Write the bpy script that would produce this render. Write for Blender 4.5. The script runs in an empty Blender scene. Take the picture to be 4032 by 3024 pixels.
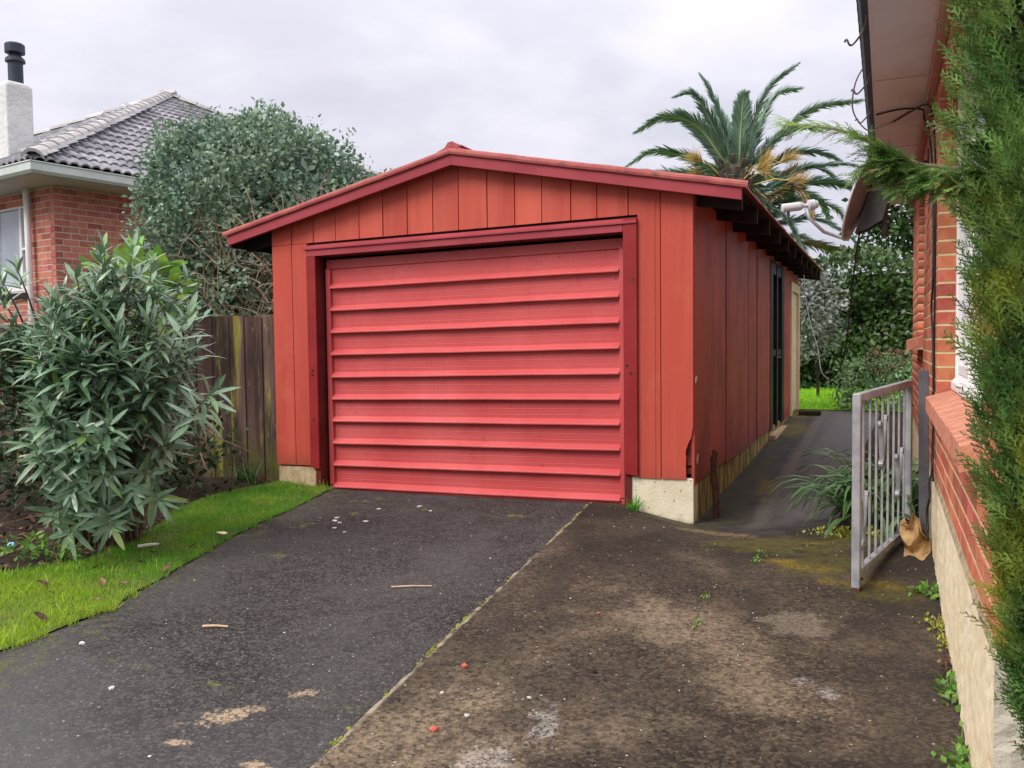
import bpy, math, random
import numpy as np
from mathutils import Vector, Matrix
from mathutils.geometry import delaunay_2d_cdt

random.seed(11)
RNG = np.random.default_rng(11)
sc = bpy.context.scene
R = math.radians

# ------------------------------------------------------------------ camera
CAM = Vector((1.316, -6.452, 1.206))
yaw, pit, rol = R(23.433), R(2.616), R(-0.668)
fw = Vector((-math.sin(yaw) * math.cos(pit), math.cos(yaw) * math.cos(pit), -math.sin(pit)))
rt = Vector((math.cos(yaw), math.sin(yaw), 0))
up = rt.cross(fw)
r2 = math.cos(rol) * rt + math.sin(rol) * up
u2 = -math.sin(rol) * rt + math.cos(rol) * up
cd = bpy.data.cameras.new('camera')
cam = bpy.data.objects.new('camera', cd)
sc.collection.objects.link(cam)
mw = Matrix((r2, u2, -fw)).transposed().to_4x4()
mw.translation = CAM
cam.matrix_world = mw
cd.sensor_width = 36
cd.lens = 36 * 3400 / 4032
cd.clip_start = 0.05
cd.clip_end = 2000
sc.camera = cam

# ------------------------------------------------------------------ world, sun, exposure
SUN_DIR = Vector((-0.55, -0.80, 0.95)).normalized()      # towards the sun: behind and left of the camera
SUN_EL = math.asin(SUN_DIR.z)
SUN_ROT = math.atan2(SUN_DIR.x, SUN_DIR.y)
w = bpy.data.worlds.new('World')
sc.world = w
w.use_nodes = True
nt = w.node_tree
nt.nodes.clear()


def nd(nt, t, ins=None, **props):
    n = nt.nodes.new(t)
    for k, v in props.items():
        setattr(n, k, v)
    for k, v in (ins or {}).items():
        s = n.inputs[k]
        if isinstance(v, bpy.types.NodeSocket):
            nt.links.new(v, s)
        elif isinstance(v, tuple) and len(v) == 3 and s.type == 'RGBA':
            s.default_value = (*v, 1)
        else:
            s.default_value = v
    return n


def mth(nt, op, a, b=0.0, c=None, clamp=False):
    d = {0: a, 1: b}
    if c is not None:
        d[2] = c
    n = nd(nt, 'ShaderNodeMath', d, operation=op)
    n.use_clamp = clamp
    return n.outputs[0]


def mixc(nt, f, a, b, bt='MIX'):
    n = nt.nodes.new('ShaderNodeMix')
    n.data_type = 'RGBA'
    n.blend_type = bt
    for i, v in ((0, f), (6, a), (7, b)):
        if isinstance(v, bpy.types.NodeSocket):
            nt.links.new(v, n.inputs[i])
        else:
            n.inputs[i].default_value = (*v, 1) if isinstance(v, tuple) and len(v) == 3 else v
    return n.outputs[2]


def mrange(nt, v, a, b, c=0.0, d=1.0):
    n = nd(nt, 'ShaderNodeMapRange', {'Value': v, 'From Min': a, 'From Max': b, 'To Min': c, 'To Max': d})
    n.interpolation_type = 'SMOOTHSTEP'
    return n.outputs[0]


SKY_GAIN = 0.765
tc = nd(nt, 'ShaderNodeTexCoord').outputs['Generated']
sep = nd(nt, 'ShaderNodeSeparateXYZ', {0: tc})
zz = mth(nt, 'MAXIMUM', sep.outputs[2], 0.0)
den = mth(nt, 'ADD', zz, 0.22)
cx = mth(nt, 'DIVIDE', sep.outputs[0], den)
cy = mth(nt, 'DIVIDE', sep.outputs[1], den)
cv = nd(nt, 'ShaderNodeCombineXYZ', {0: cx, 1: cy, 2: 0.0}).outputs[0]
n1 = nd(nt, 'ShaderNodeTexNoise', {'Vector': cv, 'Scale': 1.15, 'Detail': 7.0, 'Roughness': 0.52, 'Distortion': 0.35}).outputs[0]
n2 = nd(nt, 'ShaderNodeTexNoise', {'Vector': cv, 'Scale': 3.4, 'Detail': 6.0, 'Roughness': 0.5}).outputs[0]
cl = mth(nt, 'ADD', mth(nt, 'MULTIPLY', n1, 0.72), mth(nt, 'MULTIPLY', n2, 0.28))
cl = mrange(nt, cl, 0.36, 0.64)
cloud = mixc(nt, cl, (0.59, 0.595, 0.70), (0.80, 0.775, 0.885))
# overcast sky: brighter overhead than near the horizon
cie = mth(nt, 'MULTIPLY_ADD', mth(nt, 'POWER', zz, 1.4), 1.65, 0.62)
cloud = mixc(nt, 1.0, cloud, nd(nt, 'ShaderNodeCombineColor', {0: cie, 1: mth(nt, 'MULTIPLY', cie, mth(nt, 'MULTIPLY_ADD', zz, -0.03, 1.0)), 2: mth(nt, 'MULTIPLY', cie, mth(nt, 'MULTIPLY_ADD', zz, -0.14, 1.0))}).outputs[0], 'MULTIPLY')
SKY_STRENGTH = 0.10
cloud = mixc(nt, 1.0, cloud, (9.6 * SKY_GAIN,) * 3, 'MULTIPLY')
sky = nd(nt, 'ShaderNodeTexSky')
sky.sky_type = 'NISHITA'
sky.sun_disc = False
sky.sun_elevation = SUN_EL
sky.sun_rotation = SUN_ROT
col = mixc(nt, 0.95, sky.outputs[0], cloud)
bg = nd(nt, 'ShaderNodeBackground', {'Color': col, 'Strength': SKY_STRENGTH})
nt.links.new(bg.outputs[0], nd(nt, 'ShaderNodeOutputWorld').inputs[0])

sd = bpy.data.lights.new('sun', 'SUN')
sd.energy = 1.5
sd.angle = R(30)
sd.color = (1.0, 0.95, 0.87)
sun = bpy.data.objects.new('sun', sd)
sc.collection.objects.link(sun)
sun.rotation_euler = (-SUN_DIR).to_track_quat('-Z', 'Y').to_euler()
sun.location = (-5, -8, 12)
vs = sc.view_settings
vs.view_transform = 'Standard'
vs.look = 'None'
vs.exposure = 0.95
vs.gamma = 1
vs.use_curve_mapping = False

# ------------------------------------------------------------------ materials


def M(name, c1, c2=None, scale=3.0, rough=0.8, bump=0.0, bscale=40.0, vary=0.0, spec=0.3, stretch=(1, 1, 1),
      transl=0.0, lo=0.38, hi=0.62, extra=None, metallic=0.0, hue=0.0, bdist=0.01, roughvar=0.0):
    m = bpy.data.materials.new(name)
    m.use_nodes = True
    nt = m.node_tree
    nt.nodes.clear()
    pos = nd(nt, 'ShaderNodeNewGeometry').outputs['Position']
    rnd = nd(nt, 'ShaderNodeObjectInfo').outputs['Random']
    att = nd(nt, 'ShaderNodeAttribute', attribute_name='rnd').outputs['Fac']
    v = mth(nt, 'FRACT', mth(nt, 'ADD', rnd, att))
    mp = nd(nt, 'ShaderNodeMapping', {0: pos, 'Scale': stretch}).outputs[0]
    nz = nd(nt, 'ShaderNodeTexNoise', {'Vector': mp, 'Scale': scale, 'Detail': 8.0, 'Roughness': 0.6}).outputs[0]
    f = mrange(nt, nz, lo, hi)
    col = mixc(nt, f, c1, c2 if c2 else c1)
    if vary or hue:
        val = mth(nt, 'MULTIPLY_ADD', v, 2 * vary, 1 - vary)
        v2 = mth(nt, 'FRACT', mth(nt, 'MULTIPLY', v, 7.31))
        hu = mth(nt, 'MULTIPLY_ADD', v2, 2 * hue, 0.5 - hue)
        col = nd(nt, 'ShaderNodeHueSaturation', {'Color': col, 'Value': val, 'Hue': hu}).outputs[0]
    if extra:
        col = extra(nt, col, pos, v)
    bs = nd(nt, 'ShaderNodeBsdfPrincipled', {'Base Color': col, 'Roughness': rough, 'Specular IOR Level': spec, 'Metallic': metallic})
    if roughvar:
        rr = mth(nt, 'MULTIPLY_ADD', f, roughvar, rough - roughvar / 2)
        nt.links.new(rr, bs.inputs['Roughness'])
    if bump:
        bn = nd(nt, 'ShaderNodeTexNoise', {'Vector': mp, 'Scale': bscale, 'Detail': 6.0, 'Roughness': 0.65}).outputs[0]
        b = nd(nt, 'ShaderNodeBump', {'Height': bn, 'Strength': bump, 'Distance': bdist}).outputs[0]
        nt.links.new(b, bs.inputs['Normal'])
    out = nd(nt, 'ShaderNodeOutputMaterial')
    sh = bs.outputs[0]
    if transl:
        tr = nd(nt, 'ShaderNodeBsdfTranslucent', {'Color': col})
        mx = nd(nt, 'ShaderNodeMixShader', {0: transl, 1: sh, 2: tr.outputs[0]})
        sh = mx.outputs[0]
    nt.links.new(sh, out.inputs[0])
    return m


def blob(nt, pos, x, y, rx, ry, rot=0.0, rag=0.5, nscale=9.0, soft=0.5):
    """mask of an irregular stain centred on world (x, y)"""
    s = nd(nt, 'ShaderNodeSeparateXYZ', {0: pos})
    dx = mth(nt, 'SUBTRACT', s.outputs[0], x)
    dy = mth(nt, 'SUBTRACT', s.outputs[1], y)
    c, sn = math.cos(rot), math.sin(rot)
    a = mth(nt, 'ADD', mth(nt, 'MULTIPLY', dx, c / rx), mth(nt, 'MULTIPLY', dy, sn / rx))
    b = mth(nt, 'ADD', mth(nt, 'MULTIPLY', dx, -sn / ry), mth(nt, 'MULTIPLY', dy, c / ry))
    d = mth(nt, 'SQRT', mth(nt, 'ADD', mth(nt, 'MULTIPLY', a, a), mth(nt, 'MULTIPLY', b, b)))
    n = nd(nt, 'ShaderNodeTexNoise', {'Vector': pos, 'Scale': nscale, 'Detail': 7.0, 'Roughness': 0.7}).outputs[0]
    d = mth(nt, 'ADD', d, mth(nt, 'MULTIPLY', mth(nt, 'SUBTRACT', n, 0.5), rag * 4))
    return mrange(nt, d, 1.0 + soft * 0.3, 1.0 - soft)


def noise(nt, pos, scale, detail=6.0, rough=0.6, stretch=None):
    if stretch:
        pos = nd(nt, 'ShaderNodeMapping', {0: pos, 'Scale': stretch}).outputs[0]
    return nd(nt, 'ShaderNodeTexNoise', {'Vector': pos, 'Scale': scale, 'Detail': detail, 'Roughness': rough}).outputs[0]


def speckle(nt, col, pos, scale, thr, c, amt=0.8):
    vo = nd(nt, 'ShaderNodeTexVoronoi', {'Vector': pos, 'Scale': scale})
    rr = nd(nt, 'ShaderNodeSeparateColor', {0: vo.outputs['Color']}).outputs[0]
    k = mth(nt, 'MULTIPLY', mrange(nt, vo.outputs['Distance'], 0.32, 0.22), mth(nt, 'GREATER_THAN', rr, thr))
    return mixc(nt, mth(nt, 'MULTIPLY', k, amt), col, c)


def paint_wear(nt, col, pos, v):
    # fading, vertical runs and a few chips in old red paint
    run = mrange(nt, noise(nt, pos, 5.0, 5, 0.6, (1.0, 1.0, 0.08)), 0.46, 0.72)
    col = mixc(nt, mth(nt, 'MULTIPLY', run, 0.38), col, (0.30, 0.042, 0.028))
    sc_ = mrange(nt, noise(nt, pos, 2.3, 7, 0.65), 0.52, 0.75)
    col = mixc(nt, mth(nt, 'MULTIPLY', sc_, 0.35), col, (0.60, 0.17, 0.10))
    z = nd(nt, 'ShaderNodeSeparateXYZ', {0: pos}).outputs[2]
    damp = mth(nt, 'MULTIPLY', mrange(nt, mth(nt, 'ADD', z, mth(nt, 'MULTIPLY', noise(nt, pos, 7.0), 0.25)), 0.42, 0.22), 0.4)
    col = mixc(nt, damp, col, (0.20, 0.06, 0.03))
    return col


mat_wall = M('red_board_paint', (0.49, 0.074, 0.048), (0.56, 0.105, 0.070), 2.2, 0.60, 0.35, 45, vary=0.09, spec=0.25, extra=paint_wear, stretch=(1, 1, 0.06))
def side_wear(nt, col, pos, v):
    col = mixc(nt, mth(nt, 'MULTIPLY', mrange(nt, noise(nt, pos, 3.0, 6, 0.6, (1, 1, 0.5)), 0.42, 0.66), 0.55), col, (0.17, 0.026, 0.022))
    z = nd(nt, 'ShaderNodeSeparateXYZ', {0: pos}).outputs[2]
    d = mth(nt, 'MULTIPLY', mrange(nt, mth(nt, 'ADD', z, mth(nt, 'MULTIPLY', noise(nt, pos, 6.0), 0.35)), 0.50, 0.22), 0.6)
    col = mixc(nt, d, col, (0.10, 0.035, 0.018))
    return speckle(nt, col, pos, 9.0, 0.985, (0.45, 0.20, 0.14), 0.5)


mat_side = M('shaded_red_sheet_paint', (0.36, 0.054, 0.038), (0.42, 0.070, 0.048), 1.8, 0.50, 0.06, 30, vary=0.08, spec=0.25, extra=side_wear)  # garage side: the red wall paint with its shade mixed into the colour
mat_barge = M('red_barge_paint', (0.31, 0.042, 0.055), (0.36, 0.055, 0.068), 2.0, 0.6, 0.1, 60, spec=0.25, stretch=(1, 1, 1))
mat_trim = M('dark_red_trim_paint', (0.24, 0.013, 0.014), (0.28, 0.02, 0.02), 3.0, 0.55, 0.08, 50, spec=0.28)
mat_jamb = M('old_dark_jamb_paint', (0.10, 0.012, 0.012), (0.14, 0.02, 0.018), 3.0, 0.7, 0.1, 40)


def door_wear(nt, col, pos, v):
    f = mrange(nt, noise(nt, pos, 1.2, 6, 0.6), 0.45, 0.7)
    col = mixc(nt, mth(nt, 'MULTIPLY', f, 0.3), col, (0.70, 0.18, 0.18))
    run = mrange(nt, noise(nt, pos, 8.0, 6, 0.65, (1, 1, 0.06)), 0.50, 0.70)
    col = mixc(nt, mth(nt, 'MULTIPLY', run, 0.22), col, (0.36, 0.045, 0.05))
    blot = mrange(nt, noise(nt, pos, 4.0, 7, 0.7), 0.56, 0.70)
    col = mixc(nt, mth(nt, 'MULTIPLY', blot, 0.32), col, (0.42, 0.05, 0.052))
    z = nd(nt, 'ShaderNodeSeparateXYZ', {0: pos}).outputs[2]
    d = mth(nt, 'MULTIPLY', mrange(nt, mth(nt, 'ADD', z, mth(nt, 'MULTIPLY', noise(nt, pos, 3.0), 0.5)), 0.85, 0.2), 0.3)
    col = mixc(nt, d, col, (0.46, 0.04, 0.045))
    return speckle(nt, col, pos, 30.0, 0.992, (0.25, 0.04, 0.04), 0.8)


mat_door = M('red_steel_door_paint', (0.52, 0.072, 0.074), (0.57, 0.095, 0.094), 1.0, 0.5, 0.0, 25, vary=0.02, spec=0.3, extra=door_wear, stretch=(0.6, 1, 1))


def roof_dirt(nt, col, pos, v):
    f = mrange(nt, noise(nt, pos, 9.0, 7, 0.7), 0.5, 0.66)
    col = mixc(nt, f, col, (0.045, 0.03, 0.028))
    g = mrange(nt, noise(nt, pos, 21.0, 5, 0.7), 0.6, 0.72)
    return mixc(nt, mth(nt, 'MULTIPLY', g, 0.7), col, (0.35, 0.28, 0.2))


mat_roof = M('weathered_red_roof_iron', (0.24, 0.06, 0.05), (0.15, 0.042, 0.036), 4.0, 0.7, 0.15, 60, extra=roof_dirt)
mat_flash = M('red_roof_flashing', (0.40, 0.10, 0.085), (0.33, 0.065, 0.065), 6.0, 0.6, 0.12, 40, extra=lambda nt, c, p, v: mixc(nt, mth(nt, 'MULTIPLY', mrange(nt, noise(nt, p, 14.0, 8, 0.75), 0.54, 0.62), 0.75), c, (0.10, 0.06, 0.045)))
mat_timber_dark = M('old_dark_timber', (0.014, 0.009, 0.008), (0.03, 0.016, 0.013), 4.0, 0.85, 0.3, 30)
mat_timber_rot = M('rotten_timber', (0.17, 0.03, 0.025), (0.04, 0.015, 0.012), 22.0, 0.9, 0.8, 60, stretch=(1, 1, 0.4))
mat_black = M('black_frame_paint', (0.008, 0.008, 0.009), (0.014, 0.013, 0.013), 5.0, 0.4, spec=0.4)


def base_dirt(nt, col, pos, v):
    z = nd(nt, 'ShaderNodeSeparateXYZ', {0: pos}).outputs[2]
    n = noise(nt, pos, 12.0, 8, 0.7)
    f = mrange(nt, mth(nt, 'ADD', z, mth(nt, 'MULTIPLY', n, 0.30)), 0.07, -0.03)
    col = mixc(nt, mth(nt, 'MULTIPLY', f, 0.6), col, (0.26, 0.18, 0.075))
    return speckle(nt, col, pos, 40.0, 0.94, (0.10, 0.07, 0.035), 0.7)


mat_base = M('cream_painted_concrete', (0.68, 0.60, 0.43), (0.76, 0.69, 0.52), 5.0, 0.85, 0.5, 45, extra=base_dirt)
mat_base_tan = M('tan_bare_concrete', (0.46, 0.31, 0.17), (0.60, 0.47, 0.30), 14.0, 0.9, 0.7, 50, extra=base_dirt)


def base_moss(nt, col, pos, v):
    f = mrange(nt, noise(nt, pos, 7.0, 8, 0.7, (1, 1, 0.35)), 0.42, 0.60)
    col = mixc(nt, mth(nt, 'MULTIPLY', f, 0.9), col, (0.085, 0.07, 0.02))
    return speckle(nt, col, pos, 26.0, 0.9, (0.04, 0.03, 0.015), 0.85)


mat_base_moss = M('mossy_yellow_concrete', (0.42, 0.32, 0.10), (0.30, 0.24, 0.07), 9.0, 0.9, 0.6, 40, extra=base_moss, stretch=(1, 1, 0.5))
mat_cream = M('cream_door_paint', (0.66, 0.50, 0.32), (0.72, 0.57, 0.38), 3.0, 0.6, 0.05, 30)

# driveway asphalt, with moss, lichen dots, scuffs and pale bare patches
JX, JY, JB = -0.835, 0.06, -0.098     # joint between asphalt and slab: X = JX + (Y-JY)*JB


def asphalt_extra(nt, col, pos, v):
    vo = nd(nt, 'ShaderNodeTexVoronoi', {'Vector': pos, 'Scale': 90.0})
    ag = nd(nt, 'ShaderNodeSeparateColor', {0: vo.outputs['Color']}).outputs[0]
    col = mixc(nt, mrange(nt, ag, 0.55, 1.0, 0, 0.75), col, (0.115, 0.105, 0.10))
    col = mixc(nt, mrange(nt, ag, 0.40, 0.0, 0, 0.75), col, (0.010, 0.009, 0.009))
    g = noise(nt, pos, 95.0, 4, 0.85)
    col = mixc(nt, mrange(nt, g, 0.52, 0.74), col, (0.155, 0.145, 0.138))
    col = mixc(nt, mth(nt, 'MULTIPLY', mrange(nt, g, 0.45, 0.22), 0.7), col, (0.012, 0.011, 0.012))
    wide = mrange(nt, noise(nt, pos, 1.1, 5, 0.55), 0.40, 0.66)
    col = mixc(nt, mth(nt, 'MULTIPLY', wide, 0.4), col, (0.095, 0.09, 0.088))
    s = nd(nt, 'ShaderNodeSeparateXYZ', {0: pos})
    # worn, paler traffic area nearer the street
    near = mrange(nt, mth(nt, 'ADD', s.outputs[1], mth(nt, 'MULTIPLY', noise(nt, pos, 0.9, 3), 1.6)), -2.6, -4.2)
    col = mixc(nt, mth(nt, 'MULTIPLY', near, 0.5), col, (0.135, 0.13, 0.132))
    # moss that creeps in from the lawn
    lawn = mth(nt, 'ADD', s.outputs[0], mth(nt, 'MULTIPLY', s.outputs[1], 0.27))
    edge = mrange(nt, mth(nt, 'ADD', lawn, mth(nt, 'MULTIPLY', noise(nt, pos, 6.0, 8, 0.7), 0.9)), -2.45, -2.95)
    dots = mrange(nt, noise(nt, pos, 16.0, 7, 0.75), 0.50, 0.62)
    col = mixc(nt, mth(nt, 'MULTIPLY', mth(nt, 'MULTIPLY', edge, dots), 0.9), col, (0.12, 0.13, 0.022))
    for (x, y, rx, ry, ro) in ((-2.6, -1.35, .16, .07, 1.2), (-2.2, -2.1, .12, .07, 0.3), (-2.45, -0.85, .2, .09, 1.2), (-2.0, -0.5, .22, .07, .2), (-1.3, -.55, .25, .06, .1), (-2.7, -0.35, .22, .08, 1.0)):
        col = mixc(nt, mth(nt, 'MULTIPLY', mth(nt, 'MULTIPLY', blob(nt, pos, x, y, rx, ry, ro, 0.6, 14), dots), 0.9), col, (0.16, 0.17, 0.035))
    # mossy hairline crack running across
    dy = mth(nt, 'SUBTRACT', s.outputs[1], mth(nt, 'MULTIPLY_ADD', mth(nt, 'SUBTRACT', noise(nt, pos, 2.2, 4), 0.5), 0.22, -3.74))
    ck = mth(nt, 'MULTIPLY', mrange(nt, mth(nt, 'ABSOLUTE', dy), 0.034, 0.004), mrange(nt, noise(nt, pos, 40.0, 6, 0.7), 0.42, 0.58))
    ckm = mrange(nt, noise(nt, pos, 5.5, 7, 0.7), 0.50, 0.62)
    col = mixc(nt, mth(nt, 'MULTIPLY', mth(nt, 'MULTIPLY', ck, ckm), 0.8), col, (0.16, 0.19, 0.03))
    # pale scuffs where the surface has come away
    for (x, y, rx, ry, ro) in ((-.955, -3.95, .13, .06, 0.9), (-.80, -3.68, .06, .03, 0.6), (-.98, -4.18, .07, .025, .2), (-.80, -4.40, .05, .06, 0.3), (-.60, -4.20, .07, .03, .2)):
        b = mth(nt, 'MULTIPLY', blob(nt, pos, x, y, rx, ry, ro, 1.0, 17), mrange(nt, noise(nt, pos, 70.0, 6, 0.75), 0.40, 0.54))
        col = mixc(nt, mth(nt, 'MULTIPLY', b, 0.85), col, (0.46, 0.34, 0.22))
    col = speckle(nt, col, pos, 60.0, 0.95, (0.30, 0.27, 0.25), 0.7)
    return col


mat_asphalt = M('asphalt', (0.026, 0.023, 0.022), (0.048, 0.043, 0.041), 9.0, 0.85, 1.0, 120, extra=asphalt_extra, spec=0.2, bdist=0.006)


def slab_extra(nt, col, pos, v):
    vo = nd(nt, 'ShaderNodeTexVoronoi', {'Vector': pos, 'Scale': 75.0})
    ag = nd(nt, 'ShaderNodeSeparateColor', {0: vo.outputs['Color']}).outputs[0]
    col = mixc(nt, mrange(nt, ag, 0.55, 1.0, 0, 0.7), col, (0.22, 0.175, 0.125))
    col = mixc(nt, mrange(nt, ag, 0.40, 0.0, 0, 0.75), col, (0.022, 0.017, 0.014))
    g = noise(nt, pos, 62.0, 6, 0.85)
    col = mixc(nt, mrange(nt, g, 0.52, 0.70, 0, 0.8), col, (0.25, 0.20, 0.14))
    col = mixc(nt, mth(nt, 'MULTIPLY', mrange(nt, g, 0.48, 0.34), 0.9), col, (0.020, 0.015, 0.012))
    mid = mrange(nt, noise(nt, pos, 30.0, 7, 0.8), 0.44, 0.58)
    big = mrange(nt, noise(nt, pos, 1.7, 6, 0.62), 0.40, 0.60)
    col = mixc(nt, mth(nt, 'MULTIPLY', mth(nt, 'MULTIPLY', mid, big), 0.5), col, (0.26, 0.205, 0.14))
    big2 = mrange(nt, noise(nt, pos, 0.85, 5, 0.6), 0.44, 0.60)
    col = mixc(nt, 1.0, col, mixc(nt, big2, (0.55, 0.53, 0.52), (1.25, 1.2, 1.15)), 'MULTIPLY')
    tyre = mrange(nt, noise(nt, pos, 3.2, 6, 0.65, (1.0, 0.4, 1)), 0.52, 0.66)
    col = mixc(nt, mth(nt, 'MULTIPLY', tyre, 0.45), col, (0.035, 0.027, 0.022))
    s = nd(nt, 'ShaderNodeSeparateXYZ', {0: pos})
    # algae-dark band near the garage and along the house
    far = mrange(nt, mth(nt, 'ADD', s.outputs[1], mth(nt, 'MULTIPLY', noise(nt, pos, 2.2, 6), 1.3)), -1.3, -0.3)
    col = mixc(nt, mth(nt, 'MULTIPLY', far, 0.72), col, (0.022, 0.018, 0.015))
    side = mrange(nt, mth(nt, 'ADD', s.outputs[0], mth(nt, 'MULTIPLY', noise(nt, pos, 3.0, 6), 0.5)), 1.25, 1.6)
    col = mixc(nt, mth(nt, 'MULTIPLY', side, 0.6), col, (0.028, 0.023, 0.02))
    # rounded pale patch and white mineral bloom
    p = mth(nt, 'MULTIPLY', blob(nt, pos, .95, -2.24, .17, .15, 0.3, 0.75, 5, 0.25), 0.34)
    col = mixc(nt, mth(nt, 'MULTIPLY', p, mrange(nt, noise(nt, pos, 48.0, 6, 0.75), 0.34, 0.54)), col, (0.36, 0.30, 0.23))
    for (x, y, rx, ry, ro, a) in ((.19, -3.60, .06, .16, 0.2, .5), (.10, -3.9, .09, .14, 0.4, .4), (1.12, -3.0, .04, .05, .7, .5), (1.02, -2.9, .06, .03, .7, .35)):
        b = mth(nt, 'MULTIPLY', blob(nt, pos, x, y, rx, ry, ro, 1.1, 11), mrange(nt, noise(nt, pos, 60.0, 6, 0.8), 0.42, 0.58))
        col = mixc(nt, mth(nt, 'MULTIPLY', b, a), col, (0.55, 0.52, 0.50))
    # green film and orange moss by the gate
    for (x, y, rx, ry, ro, c) in ((.75, -.80, .55, .30, 0.0, (0.10, 0.088, 0.02)), (1.0, -1.25, .42, .25, 0.3, (0.09, 0.08, 0.02)), (1.30, -1.62, .30, .18, -0.5, (0.085, 0.075, 0.018)), (1.2, -.55, .3, .14, 0, (0.14, 0.13, 0.03)), (.25, -.42, .35, .1, -.4, (.20, .15, .07))):
        b = mth(nt, 'MULTIPLY', blob(nt, pos, x, y, rx, ry, ro, 0.6, 6), mrange(nt, noise(nt, pos, 22.0, 7, 0.75), 0.36, 0.55))
        col = mixc(nt, mth(nt, 'MULTIPLY', b, 0.8), col, c)
    for (x, y, rx, ry, ro) in ((.90, -1.33, .17, .09, -0.2), (.76, -1.22, .11, .05, 0.0), (1.05, -1.55, .10, .07, 0.2), (.93, -.74, .12, .04, 0.0), (1.32, -1.55, .13, .07, -0.3)):
        b = mth(nt, 'MULTIPLY', blob(nt, pos, x, y, rx, ry, ro, 1.0, 9, 0.9), mrange(nt, noise(nt, pos, 38.0, 7, 0.8), 0.42, 0.60))
        col = mixc(nt, mth(nt, 'MULTIPLY', b, 0.8), col, (0.25, 0.16, 0.014))
    # pale worn edge beside the joint
    jd = mth(nt, 'SUBTRACT', s.outputs[0], mth(nt, 'MULTIPLY_ADD', mth(nt, 'SUBTRACT', s.outputs[1], JY), JB, JX))
    jm = mth(nt, 'MULTIPLY', mrange(nt, mth(nt, 'ADD', jd, mth(nt, 'MULTIPLY', noise(nt, pos, 9.0, 5), 0.03)), 0.036, 0.020), mrange(nt, noise(nt, pos, 7.0, 7, 0.7), 0.40, 0.58))
    col = mixc(nt, mth(nt, 'MULTIPLY', jm, 0.75), col, (0.42, 0.36, 0.26))
    # crack that runs to the house wall, with a dark seam
    dy = mth(nt, 'SUBTRACT', s.outputs[1], mth(nt, 'ADD', mth(nt, 'MULTIPLY', s.outputs[0], -0.45), mth(nt, 'MULTIPLY_ADD', noise(nt, pos, 5.0, 4), 0.08, -1.335)))
    ck = mth(nt, 'MULTIPLY', mrange(nt, mth(nt, 'ABSOLUTE', dy), 0.012, 0.004), mth(nt, 'GREATER_THAN', s.outputs[0], 1.05))
    col = mixc(nt, mth(nt, 'MULTIPLY', ck, 0.8), col, (0.03, 0.04, 0.01))
    col = speckle(nt, col, pos, 55.0, 0.988, (0.50, 0.46, 0.40), 0.75)
    return col


mat_slab = M('mottled_concrete', (0.062, 0.048, 0.037), (0.105, 0.082, 0.060), 5.0, 0.9, 0.8, 110, extra=slab_extra, spec=0.2, bdist=0.006)


def path_extra(nt, col, pos, v):
    g = noise(nt, pos, 140.0, 4, 0.8)
    col = mixc(nt, mrange(nt, g, 0.56, 0.78), col, (0.16, 0.15, 0.14))
    s = nd(nt, 'ShaderNodeSeparateXYZ', {0: pos})
    nn = mth(nt, 'MULTIPLY', noise(nt, pos, 3.0, 6), 0.5)
    dry = mth(nt, 'MULTIPLY', mrange(nt, mth(nt, 'ADD', mth(nt, 'ADD', s.outputs[0], nn), mth(nt, 'MULTIPLY', noise(nt, pos, 11.0, 6, 0.7), 0.25)), 0.66, 1.05), mrange(nt, mth(nt, 'ADD', s.outputs[1], nn), 0.1, 1.2))
    col = mixc(nt, mth(nt, 'MULTIPLY', dry, 0.8), col, (0.135, 0.122, 0.122))
    strip = mth(nt, 'MULTIPLY', mrange(nt, mth(nt, 'ABSOLUTE', mth(nt, 'SUBTRACT', mth(nt, 'ADD', s.outputs[0], mth(nt, 'MULTIPLY', nn, 0.3)), 0.50)), 0.10, 0.02), mrange(nt, s.outputs[1], -0.4, 0.6))
    col = mixc(nt, mth(nt, 'MULTIPLY', strip, 0.3), col, (0.24, 0.21, 0.16))
    ms = mth(nt, 'MULTIPLY', mrange(nt, mth(nt, 'ADD', s.outputs[0], nn), 0.62, 0.42), mrange(nt, noise(nt, pos, 9.0, 7, 0.7), 0.42, 0.62))
    col = mixc(nt, mth(nt, 'MULTIPLY', ms, 0.7), col, (0.075, 0.07, 0.012))
    for (x, y, rx, ry, ro) in ((.15, 5.6, .28, .8, 0), (.1, 7.4, .25, .5, 0), (.32, 1.6, .09, .5, 0.1)):
        b = mth(nt, 'MULTIPLY', blob(nt, pos, x, y, rx, ry, ro, 0.5, 7), mrange(nt, noise(nt, pos, 18.0, 6, 0.75), 0.36, 0.55))
        col = mixc(nt, mth(nt, 'MULTIPLY', b, 0.8), col, (0.17, 0.13, 0.015))
    return speckle(nt, col, pos, 60.0, 0.975, (0.4, 0.38, 0.35), 0.7)


mat_path = M('damp_path_concrete', (0.030, 0.027, 0.026), (0.055, 0.050, 0.048), 4.0, 0.62, 0.7, 110, extra=path_extra, spec=0.2, bdist=0.006)
mat_soil = M('soil', (0.022, 0.014, 0.009), (0.055, 0.035, 0.022), 18.0, 0.95, 1.0, 60, bdist=0.02)
mat_ground = M('ground', (0.05, 0.055, 0.025), (0.09, 0.08, 0.05), 0.6, 0.95)
mat_turf = M('turf', (0.045, 0.09, 0.014), (0.09, 0.11, 0.03), 12.0, 0.95, 0.6, 60)
mat_turf_back = M('back_turf', (0.16, 0.36, 0.014), (0.24, 0.48, 0.02), 7.0, 0.95, 0.8, 90, bdist=0.03)


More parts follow.
